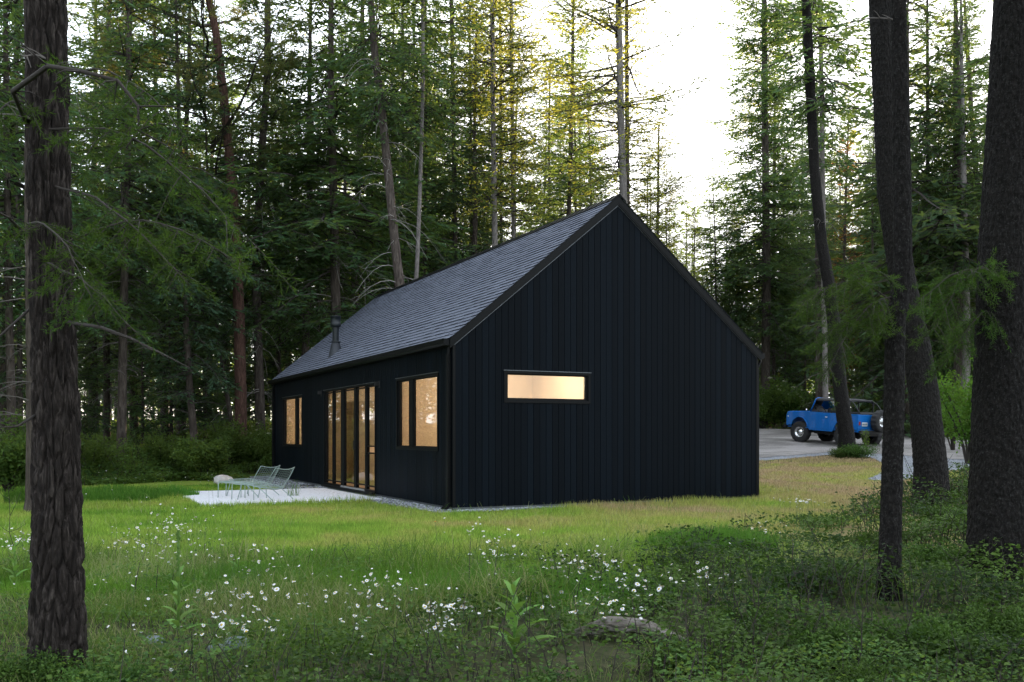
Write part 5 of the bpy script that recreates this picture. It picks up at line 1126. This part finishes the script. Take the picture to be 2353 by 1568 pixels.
# ------------------------------------------------------------------ stones and log
def rock(x, y, D, sx, sy, sz_, m, label, seed, name='rock', sink=.25):
    X, _, Z = px(x, y, D); zb = float(gz(X, D)); th = np.linspace(0, np.pi, 22); ph = np.linspace(0, 2*np.pi, 34)[:-1]; T, Pp = np.meshgrid(th, ph, indexing='ij')
    x_, y_, z_ = np.sin(T)*np.cos(Pp), np.sin(T)*np.sin(Pp), np.cos(T); r_ = .75+.4*vnoise(x_*1.4+seed, y_*1.4, z_*1.4)+.14*vnoise(x_*4+seed, y_*4, z_*4)+.05*vnoise(x_*11, y_*11, z_*11)
    V = np.stack([x_*r_*sx, y_*r_*sy, z_*r_*sz_], -1).reshape(-1, 3); i = np.arange(22*33).reshape(22, 33); a = i[:-1]; c = i[1:]; Q = np.stack([a, c, np.roll(c, -1, 1), np.roll(a, -1, 1)], -1).reshape(-1, 4)
    o = link(bpy.data.objects.new(name, mk_mesh(name, V, Q, mats=[M[m]], smooth=True))); o.location = (X, D, zb+sz_*(.5-sink)); o.rotation_euler = (0, 0, seed); tag(o, label, 'rock')
rock(515, 1095, 26.4, .30, .22, .19, 'stone', 'pale rounded boulder on the lawn beyond the patio chairs', 1, 'boulder')
rock(545, 1480, 6.2, .10, .08, .05, 'stone_b', 'bluish flat stone half sunk in the lower left meadow', 2); rock(500, 1490, 6.1, .07, .05, .03, 'stone_b', 'smaller bluish stone touching the flat one', 3)
rock(635, 1455, 6.8, .06, .05, .03, 'stone', 'small pale stone among the grass right of the bluish one', 4); rock(2120, 1185, 16.3, .22, .16, .1, 'stone_b', 'grey stone at the foot of the leaning dark trunk', 5)
rock(355, 1480, 6.4, .07, .06, .04, 'stone_b', 'dark little stone left of the tall mullein foot', 6)
lg = []; rl = np.random.default_rng(9)
X0, _, _ = px(1440, 1470, 6.5); zb = float(gz(X0, 6.5)); 
me = trunk_path_mesh('fallen_log', [(-.34, .05, .04), (-.12, 0, .15), (.1, -.03, .14), (.36, -.12, .02)], [.04, .075, .07, .04], M['weathered'], 40, 80, .15, 4, fine=True, freq=(30, 30, 6), depth=.012, flare=1.0)
lo = link(bpy.data.objects.new('fallen_log', me)); lo.location = (X0, 6.5, zb+.0); lo.scale = (1, 1, .72); tag(lo, 'weathered grey piece of log lying in the dark undergrowth', 'log')
me = trunk_path_mesh('fallen_log', [(-.5, .0, .0), (0, 0, .05), (.6, .1, .0)], [.05, .09, .05], M['bark_fir'], 24, 50, .15, 6, fine=True, freq=(20, 20, 5), depth=.012, flare=1.0)
lo = link(bpy.data.objects.new('fallen_log', me)); lo.location = (*px(2250, 1062, 27.5)[:2], 0); lo.location.z = float(gz(lo.location.x, 27.5))+.03; tag(lo, 'dark log lying at the drive edge left of the massive right trunk', 'log')

# ------------------------------------------------------------------ patio furniture: wire mesh lounge chairs and footstools
def wire_sheet(mb, rows, r=.0028, n=3):
    for row in rows: mb.tube(row, r, n, cap=False)
def grid(P, nu, nv):   # P(u,v)->point
    rows = [[P(i/nu, j/24) for j in range(25)] for i in range(nu+1)]; cols = [[P(i/24, j/nv) for i in range(25)] for j in range(nv+1)]; return rows+cols
def make_chair(loc, ang, label):
    o = empty('lounge_chair', loc, ang); tag(o, label, 'chair', 'wire lounge chairs on the patio')
    w2 = .31
    def seat(u, v): # u front to back, v side to side
        s_ = (v-.5)*2; x = .34-.62*u; return (x, s_*w2*(1-.08*u), .33-.075*math.sin(u*1.5)-(1-s_*s_)*.045*u+.012*math.cos(u*3))
    def back(u, v):
        s_ = (v-.5)*2; x = -.27-.26*u-.04*(1-s_*s_); return (x, s_*w2*(.92-.10*u*0+.06*math.sin(u*3.14)), 0.262+.34*u-(1-s_*s_)*.045*(1-u)*1+.035*s_*s_*u)
    for nm, P in (('seat', seat), ('backrest', back)):
        mb = MB(); wire_sheet(mb, grid(P, 10, 12), .0021); 
        for e in ([P(0, j/20) for j in range(21)], [P(1, j/20) for j in range(21)], [P(i/20, 0) for i in range(21)], [P(i/20, 1) for i in range(21)]): mb.tube(e, .0075, 6)
        mb.build(nm, M['sage'], o, True)
    for (fx, fy, tx, tz) in ((.40, .30, .30, .325), (.40, -.30, .30, .325), (-.47, .31, -.10, .27), (-.47, -.31, -.10, .27)):
        mb = MB(); mb.tube([(tx, fy*.97, tz), (fx, fy, .012)], .0085, 7); mb.lathe([(0, 0), (.012, 0), (.012, .014), (0, .014)], (fx, fy, 0), 8); mb.build('leg', M['sage'], o, True)
    return o
def make_stool(loc, ang, label):
    o = empty('footstool', loc, ang); tag(o, label, 'footstool', 'wire footstools on the patio')
    def top(u, v): a, b_ = (u-.5)*.46, (v-.5)*.54; return (a, b_, .315-.018*(1-((u-.5)*2)**2))
    mb = MB(); wire_sheet(mb, grid(top, 9, 11), .0021)
    for e in ([top(0, j/12) for j in range(13)], [top(1, j/12) for j in range(13)], [top(i/12, 0) for i in range(13)], [top(i/12, 1) for i in range(13)]): mb.tube(e, .0075, 6)
    mb.build('seat', M['sage'], o, True)
    for sx in (-1, 1):
        for sy in (-1, 1): mb = MB(); mb.tube([(sx*.23, sy*.27, .312), (sx*.235, sy*.275, .012)], .0085, 7); mb.lathe([(0, 0), (.012, 0), (.012, .014), (0, .014)], (sx*.235, sy*.275, 0), 8); mb.build('leg', M['sage'], o, True)
    return o
make_chair((-4.93, 19.15, .002), math.atan2(.43, -.9), 'sage wire lounge chair nearer the cabin doors')
make_chair((-5.50, 20.35, .002), math.atan2(.45, -.85), 'sage wire lounge chair standing further left behind its twin')
make_stool((-5.26, 19.3, .002), math.atan2(.2, -.98), 'low wire footstool in front of the nearer lounge chair'); make_stool((-5.78, 20.0, .002), math.atan2(0, -1), 'low wire footstool at the far left of the patio furniture')
v_, q_ = leaf_quads(LITTER[0], np.stack([np.cos(np.arange(nd)), np.sin(np.arange(nd)), np.full(nd, .12)], -1), LITTER[1].uniform(.015, .05, nd), .007, LITTER[1], .8)
stuff('leaf_litter', mk_mesh('leaf_litter', v_, q_, None, [M['twig']]), 'dark bits of leaf litter lying on the pale patio slab', 'leaf litter')
# small black pipe stubs beside the patio
hb = MB()
for i in range(4): hb.tube([(i*.09+math.cos(t)*.045, math.sin(t)*.03, .02+.012*math.sin(t*2)) for t in np.linspace(0, 6.28, 14)], .008, 5)
ho = hb.build('hose_coil', M['blackp'], None, True); ho.location = (*hw(-.55, 8.6), .0); tag(ho, 'small black hose lying on the gravel by the cabin wall', 'hose')

# ------------------------------------------------------------------ the blue open off-road car
th = R(62); fwd = Vector((-math.cos(th), math.sin(th), 0)); P1 = Vector((12.02, 40.1, 0)); P2 = P1-fwd*2.34
z1, z2 = float(gz(P1.x, P1.y))+.035, float(gz(P2.x, P2.y))+.035
car = empty('off_road_car', (0, 0, 0)); tag(car, 'bright blue open off-road car with black soft top parked on the drive', 'car')
# local: x forward, y to its left (towards the camera side), z up; origin midway between the axles on the left wheel line
left = Vector((-fwd.y, fwd.x, 0));
if left.y > 0: left = -left
mid = (P1+P2)/2-left*.72; up = Vector((0, 0, 1)); pitch = math.atan2(z1-z2, 2.34)
fx_ = (fwd*math.cos(pitch)+up*math.sin(pitch)).normalized(); lz = fx_.cross(left).normalized(); 
if lz.z < 0: lz = -lz
Mx = Matrix((fx_, left, lz)).transposed().to_4x4(); Mx.translation = Vector((mid.x, mid.y, (z1+z2)/2))
flip = Mx.to_3x3().determinant() < 0
car.matrix_world = Mx
HW = .86
def arch(cx, r, z0, a0, a1, n=12): return [(cx+r*math.cos(a), z0+r*math.sin(a)) for a in np.linspace(a0, a1, n)]
body = MB()
wz = .56
side = [(1.93, .62), (1.93, 1.16), (1.86, 1.26), (.72, 1.30), (.68, 1.30), (-1.88, 1.30), (-1.90, .72), (-1.62, .68)]+[(x, z) for x, z in arch(-1.17, .47, wz, R(15), R(165), 12)[::-1]][0:0]
sidep = [(1.92, .66), (1.95, 1.10), (1.88, 1.235), (.74, 1.285), (-1.90, 1.285), (-1.92, .70), (-1.66, .66)]+arch(-1.17, .46, wz+.02, R(170), R(12))[0:]+[(-.60, .54), (.62, .54)]+arch(1.17, .48, wz+.03, R(175), R(14))
for s_ in (-1, 1): body.prism([(x, z) for x, z in sidep], s_*HW-.02*(s_ > 0), s_*HW+.02*(s_ < 0))
body.box(-1.905, -1.86, -HW+.021, HW-.021, .72, 1.285)                       # tailgate panel
body.box(1.87, 1.935, -HW+.021, HW-.021, .70, 1.15)                       # nose
body.hexa([(.74, -HW+.021, 1.25), (1.90, -HW+.021, 1.18), (1.90, HW-.021, 1.18), (.74, HW-.021, 1.25), (.74, -HW+.03, 1.315), (1.86, -HW+.05, 1.255), (1.86, HW-.05, 1.255), (.74, HW-.03, 1.315)])   # bonnet
body.box(-1.86, 1.86, -HW+.021, HW-.021, .60, .64)                         # floor
for s_ in (-1, 1): body.box(-1.86, -.55, s_*HW-.16*(s_ > 0)+.0, s_*HW+.16*(s_ < 0), 1.24, 1.288)   # bed rails
body.box(-1.93, 1.0*0-1.80, -HW+.03, HW-.03, .60, .705)
body.build('body', M['paint'], car, bevel=.018)
for s_ in (-1, 1):
    mb = MB(); mb.box(-.42, .60, s_*(HW+.004)-.004, s_*(HW+.004)+.004, .62, 1.22); d_ = mb.build('door', M['paint'], car, bevel=.003)
    mb = MB(); mb.box(-.36, -.24, s_*(HW+.018)-.012, s_*(HW+.018)+.012, 1.10, 1.125); mb.build('handle', M['chrome'], d_)
    for cx in (1.17, -1.17):
        mb = MB(); mb.tube([(x, s_*(HW+.012), z) for x, z in arch(cx, .475, wz+.02, R(8), R(172), 16)], .022, 6); mb.build('wheel_arch_trim', M['paint'], car, True)
mb = MB(); mb.box(-1.80, 1.80, -.42, .42, .44, .595); mb.box(-.5, .6, -.6, .6, .40, .5); mb.box(-1.25, -1.09, -.70, .70, .40, .50); mb.box(1.09, 1.25, -.70, .70, .40, .50); mb.lathe([(0, -.16), (.12, -.10), (.16, 0), (.12, .10), (0, .16)], (-1.17, .0, .44), 12, axis='y'); mb.build('chassis', M['blackp'], car, bevel=.01)
mb = MB(); mb.box(1.98, 2.10, -HW+.02, HW-.02, .56, .70); mb.box(1.88, 1.99, -.45, -.35, .58, .66); mb.box(1.88, 1.99, .35, .45, .58, .66); mb.build('front_bumper', M['blackp'], car, bevel=.01)
mb = MB(); mb.box(-2.06, -1.95, -HW+.04, HW-.04, .54, .68); mb.box(-1.96, -1.8, -.5, -.4, .56, .64); mb.box(-1.96, -1.8, .4, .5, .56, .64); mb.build('rear_bumper', M['blackp'], car, bevel=.01)
def wheel(cx, cy, cz, ax='y', s_=1, steer=0, name='wheel'):
    wobj = empty('wheel', (cx, cy, cz)); wobj.parent = car; wobj.name = name
    if ax == 'x': wobj.rotation_euler = (0, 0, -R(90))
    else: wobj.rotation_euler = (0, 0, steer+(0 if s_ > 0 else math.pi))
    rad, wd = .425, .15
    mb = MB(); n = 60
    prof = [(.215, wd*.8), (.25, wd*.98), (.34, wd), (.395, wd*.95), (rad, wd*.72), (rad, 0), (rad, -wd*.72), (.395, -wd*.95), (.34, -wd), (.25, -wd*.98), (.215, -wd*.8)]
    def tread(k, h): return 1+(.022 if k % 4 in (0, 1) else -.012) if abs(h) < wd*.8 else (1+.008*((k//2) % 2))
    mb.lathe(prof, n=n, axis='y', jit=tread); mb.build('tyre', M['rubber'], wobj)
    mb = MB(); mb.lathe([(.222, -wd*.8), (.222, wd*.75), (.205, wd*.82), (.195, wd*.6), (.18, wd*.45), (.09, wd*.38), (.075, wd*.75), (.0, wd*.80)], n=30, axis='y')
    mb.build('rim', M['chrome'], wobj, True)
    mb = MB()
    for k in range(8):
        a = k*math.pi/4; c_, q_ = math.cos(a)*.142, math.sin(a)*.142; mb.lathe([(.028, wd*.455), (.0, wd*.46)], (c_, 0, q_), 10, axis='y')
    mb.build('rim_hole', M['blackp'], wobj)
    return wobj
ysgn = 1
for cx, st_ in ((1.17, R(12)), (-1.17, 0)):
    for s_ in (-1, 1): wheel(cx, s_*.76, .425, 'y', s_, st_)
sp = wheel(-2.14, -.12, 1.05, 'x', name='spare_wheel'); sp.rotation_euler = (0, 0, R(90))
mb = MB(); mb.box(-2.02, -1.90, -.20, -.04, .96, 1.14); mb.build('wheel_carrier', M['blackp'], car)
# interior, windscreen, roll cage, top
mb = MB(); mb.tube([(.72, -.72, 1.29), (.50, -.68, 1.80), (.48, -.60, 1.85), (.48, .60, 1.85), (.50, .68, 1.80), (.72, .72, 1.29)], .028, 8); mb.build('windscreen_frame', M['paint'], car, True)
mb = MB(); mb.add([(.70, -.70, 1.31), (.70, .70, 1.31), (.50, .64, 1.82), (.50, -.64, 1.82)], [(0, 1, 2, 3)]); mb.build('windscreen', M['glass'], car)
mb = MB()
for x in (-.52, -1.25): mb.tube([(x, -.70, .66), (x, -.66, 1.74), (x, -.58, 1.82), (x, .58, 1.82), (x, .66, 1.74), (x, .70, .66)], .026, 8)
for s_ in (-1, 1): mb.tube([(.46, s_*.6, 1.83), (-.52, s_*.6, 1.83), (-1.25, s_*.6, 1.80), (-1.45, s_*.62, 1.70), (-1.82, s_*.66, 1.30)], .024, 8)
mb.build('roll_cage', M['blackp'], car, True)
mb = MB(); K = 12; xs_ = np.linspace(.55, -1.28, K); V = []
for i, x in enumerate(xs_):
    dz = -.01-.09*max(0, (-x-.85)/.43)**2; 
    for j, y in enumerate((-.70, -.66, -.55, -.2, .2, .55, .66, .70)): V.append((x, y, (1.76, 1.84, 1.875, 1.89, 1.89, 1.875, 1.84, 1.76)[j]+dz))
mb.add(V, [(i*8+j, i*8+j+1, (i+1)*8+j+1, (i+1)*8+j) for i in range(K-1) for j in range(7)])
o_ = mb.build('soft_top', M['canvas'], car, True); so = o_.modifiers.new('thick', 'SOLIDIFY'); so.thickness = .012
for s_ in (-1, 1):
    mb = MB(); mb.box(.02, .50, s_*.38-.24, s_*.38+.24, .80, .98); mb.hexa([(-.10, s_*.38-.24, .85), (.06, s_*.38-.24, .85), (.06, s_*.38+.24, .85), (-.10, s_*.38+.24, .85), (-.22, s_*.38-.22, 1.48), (-.10, s_*.38-.22, 1.48), (-.10, s_*.38+.22, 1.48), (-.22, s_*.38+.22, 1.48)]); mb.build('seat', M['blackp'], car, bevel=.03)
mb = MB(); mb.box(-1.75, -.75, -.68, .68, .9, 1.36); mb.build('rear_bench', M['blackp'], car, bevel=.03)
mb = MB(); mb.box(.58, .74, -.72, .72, 1.05, 1.30); mb.build('dashboard', M['blackp'], car, bevel=.01)
mb = MB(); mb.tube([(.42+.06*math.sin(t), .38+.19*math.cos(t), 1.30+.18*math.sin(t)) for t in np.linspace(0, 6.283, 22)], .014, 6); mb.tube([(.42, .38, 1.30), (.60, .38, 1.22)], .02, 6); mb.tube([(.42, .2, 1.30), (.42, .56, 1.30)], .012, 5); mb.build('steering_wheel', M['blackp'], car, True)
for s_ in (-1, 1):
    mb = MB(); mb.tube([(.70, s_*.86, 1.30), (.70, s_*.95, 1.34)], .008, 5); mb.lathe([(0, -.03), (.05, -.02), (.055, 0), (.0, .004)], (.69, s_*.98, 1.35), 12, axis='x'); mb.build('mirror', M['chrome'], car, True)
    mb = MB(); mb.box(-1.925, -1.905, s_*.77-.045, s_*.77+.045, .88, 1.02); mb.build('tail_light', M['red'], car, bevel=.004)
    mb = MB(); mb.box(1.80, 1.87, s_*(HW+.004)-.004, s_*(HW+.004)+.004, 1.02, 1.06); mb.build('side_marker', M['amber'], car)
    mb = MB(); mb.lathe([(.0, .02), (.085, .01), (.095, -.01)], (1.94, s_*.6, .95), 18, axis='x'); mb.build('headlight', M['chrome'], car, True)
mb = MB(); mb.box(-1.925, -1.906, .47, .70, .98, 1.10) if False else mb.box(-1.935, -1.922, .36, .66, .84, .99); pl = mb.build('licence_plate', M['plate'], car, bevel=.003)
mb = MB()   # unreadable dark characters on the plate, as in the photograph
for i, y in enumerate((.40, .445, .49, .535, .58, .62)): mb.box(-1.9375, -1.9352, y-.013, y+.013, .875, .945)
mb.build('plate_characters', M['ink'], pl)

# ------------------------------------------------------------------ boughs hanging into the view from the near trees
def bough_parts(start, end, sag, seed, nt=30, leaf=(.03, .055), lm='bright', bare=.15, tl=.35, r0=.007):
    """needle bough between two points"""
    rng = np.random.default_rng(seed); K = 10; u = np.linspace(0, 1, K); S = np.array(start); E = np.array(end); L = np.linalg.norm(E-S)
    P = S[None]*(1-u)[:, None]+E[None]*u[:, None]; P[:, 2] += sag*np.sin(np.pi*u)*1.0; P += rng.normal(0, .012, (K, 3)).cumsum(0)*L*.5
    parts = []; v, q = tubes_np(P[None], (r0*(1-.85*u))[None], 6); parts.append((v, q, 1, .5))
    tt = rng.uniform(bare, 1, nt); fi = tt*(K-1); i0 = np.clip(fi.astype(int), 0, K-2); f_ = (fi-i0)[:, None]; O = P[i0]*(1-f_)+P[i0+1]*f_; T = P[i0+1]-P[i0]; T /= np.linalg.norm(T, axis=1, keepdims=True)
    sd_ = np.where(rng.random(nt) < .5, -1, 1)[:, None]; Sd = np.cross(T, [0, 0, 1.]); Sd /= np.linalg.norm(Sd, axis=1, keepdims=True)+1e-9
    D = T*.7+Sd*sd_*.8+rng.normal(0, .2, (nt, 3))+np.array([0, 0, -.25]); D /= np.linalg.norm(D, axis=1, keepdims=True); l_ = tl*(1-.55*tt)*rng.uniform(.6, 1.3, nt)
    TP = np.stack([O, O+D*l_[:, None]*.5-np.array([0, 0, .02]), O+D*l_[:, None]-np.array([0, 0, 1.])*(l_*.28)[:, None]], 1); v, q = tubes_np(TP, np.array([[.0035, .0025, .0015]])*np.ones((nt, 1))); parts.append((v, q, 1, .5))
    m_ = 3; ci = np.repeat(np.arange(nt), m_); uu = rng.uniform(.2, .95, len(ci))[:, None]; O2 = TP[ci, 0]*(1-uu)+TP[ci, 2]*uu; D2 = D[ci]+rng.normal(0, .55, (len(ci), 3)); D2 /= np.linalg.norm(D2, axis=1, keepdims=True); l2 = l_[ci]*.45
    Oa = np.concatenate([O, O2]); Da = np.concatenate([D, D2]); la = np.concatenate([l_, l2]); Ea = Oa+Da*la[:, None]-np.array([0, 0, 1.])*(la*.25)[:, None]
    cn = np.maximum(6, (la/.0055).astype(int)); ix = np.repeat(np.arange(len(Oa)), cn); w_ = rng.random(len(ix))[:, None]; B = Oa[ix]*(1-w_)+Ea[ix]*w_
    dd = Da[ix]*.75+rng.normal(0, .55, (len(ix), 3)); dd /= np.linalg.norm(dd, axis=1, keepdims=True)
    v, q = leaf_quads(B, dd, rng.uniform(*leaf, len(ix)), .0021, rng); tip = np.clip((w_[:, 0]-.5)*2, 0, 1)*rng.random(len(Oa))[ix]; parts.append((v, q, 0, np.repeat(np.clip(tip*.8+rng.random(len(ix))*.3, 0, 1), 4)))
    return parts
def bough(parent, name, specs, lm='bright', label=None):
    parts = []
    for sp_ in specs: parts += bough_parts(**sp_)
    me = merge_mesh(name, parts, [M[lm], M['branch']]); o = link(bpy.data.objects.new(name, me))
    if parent is not None: o.parent = parent; o.matrix_parent_inverse = Matrix.Translation(-Vector(parent.location))
    if label: o['label'] = label
    return o
B = lambda x, y, D: px(x, y, D)
bl = []
for i, (a, e, sg, D0_, D1_, nt_, tl_) in enumerate([((120,430),(455,640),.10,5.4,4.6,34,.5), ((110,300),(600,560),.22,5.4,4.2,44,.5), ((100,600),(300,760),.05,5.4,4.7,30,.4), ((130,200),(420,330),.18,5.4,4.6,34,.5), ((90,420),(-90,620),.08,5.4,4.8,24,.4),
                             ((150,560),(560,640),.16,5.4,4.5,36,.42), ((100,80),(420,170),.15,5.4,4.9,30,.5), ((60,520),(190,660),.1,5.3,4.3,30,.4), ((140,380),(350,700),.12,5.4,4.6,34,.5), ((80,250),(-60,330),.1,5.4,4.8,20,.4), ((130,330),(330,480),.15,5.4,4.3,34,.45)]):
    bl.append(dict(start=B(*a, D0_), end=B(*e, D1_), sag=sg, seed=50+i, nt=nt_, tl=tl_))
bl = [d_ for i, d_ in enumerate(bl) if i in (0, 1, 2, 3, 5, 7, 9)]
for d_ in bl: d_['nt'] = int(d_['nt']*.5); d_['tl'] *= .85
for i, sp_ in enumerate(bl): bough(left_big, 'bough', [sp_])
def bare_limb(parent, pts, r0, seed=0):
    mb = MB(); n_ = len(pts); mb.tube(pts, [r0*(1-.8*i/(n_-1)) for i in range(n_)], 6); r_ = random.Random(seed)
    for i in range(1, n_-1):
        for _ in range(2):
            p_ = Vector(pts[i]); d_ = Vector((r_.uniform(-1, 1), r_.uniform(-.6, .6), r_.uniform(-.6, .4))).normalized()*r_.uniform(.08, .25); mb.tube([p_, p_+d_*.6, p_+d_+Vector((0, 0, -.03))], [r0*.3, r0*.2, r0*.1], 4)
    o = mb.build('dead_limb', M['branch'], None, True); o.parent = parent; o.matrix_parent_inverse = Matrix.Translation(-Vector(parent.location)); return o
bare_limb(left_big, [B(150,740,5.4), B(230,752,5.2), B(300,778,5.0), B(370,812,4.9), B(436,846,4.8)], .012, 1)
bare_limb(left_big, [B(60,280,5.4), B(30,210,5.0), B(110,152,4.7), B(190,165,4.6), B(270,185,4.6), B(318,245,4.6), B(318,300,4.6), B(290,340,4.6)], .016, 2)
bare_limb(left_big, [B(80,700,5.4), B(-20,790,5.2), B(-80,840,5)], .008, 3); bare_limb(left_big, [B(90,950,5.4), B(40,980,5.2), B(-40,985,5)], .010, 4)
bare_limb(left_big, [B(60,540,5.4), B(20,500,5.1), B(-40,470,4.9)], .010, 6)
slim = [h for h in HEROES if 'slim straight scaly' in h[2]][0][3]; lean_ = [h for h in HEROES if 'leaning dark trunk that' in h[2]][0][3]; mass = [h for h in HEROES if 'massive dark' in h[2]][0][3]
for i, (a, e, sg, D0_, D1_, nt_, tl_) in enumerate([((2055,700),(1840,700),.18,8.2,8.0,34,.45), ((2055,680),(1900,860),.18,8.2,7.8,30,.42), ((2058,740),(1870,790),.12,8.2,8.1,28,.4), ((2060,660),(1960,600),.05,8.2,7.9,18,.3)]):
    bough(slim, 'bough', [dict(start=B(*a, D0_), end=B(*e, D1_), sag=sg, seed=80+i, nt=nt_, tl=tl_, leaf=(.03,.05))])
for i, (a, e, sg, D0_, D1_, nt_, tl_) in enumerate([((2300,640),(2110,690),.16,9.4,8.9,36,.5), ((2300,600),(2150,760),.18,9.4,8.8,34,.5), ((2300,700),(2180,830),.1,9.4,9.0,24,.4)]):
    bough(mass, 'bough', [dict(start=B(*a, D0_), end=B(*e, D1_), sag=sg, seed=90+i, nt=nt_, tl=tl_, leaf=(.035,.055))])
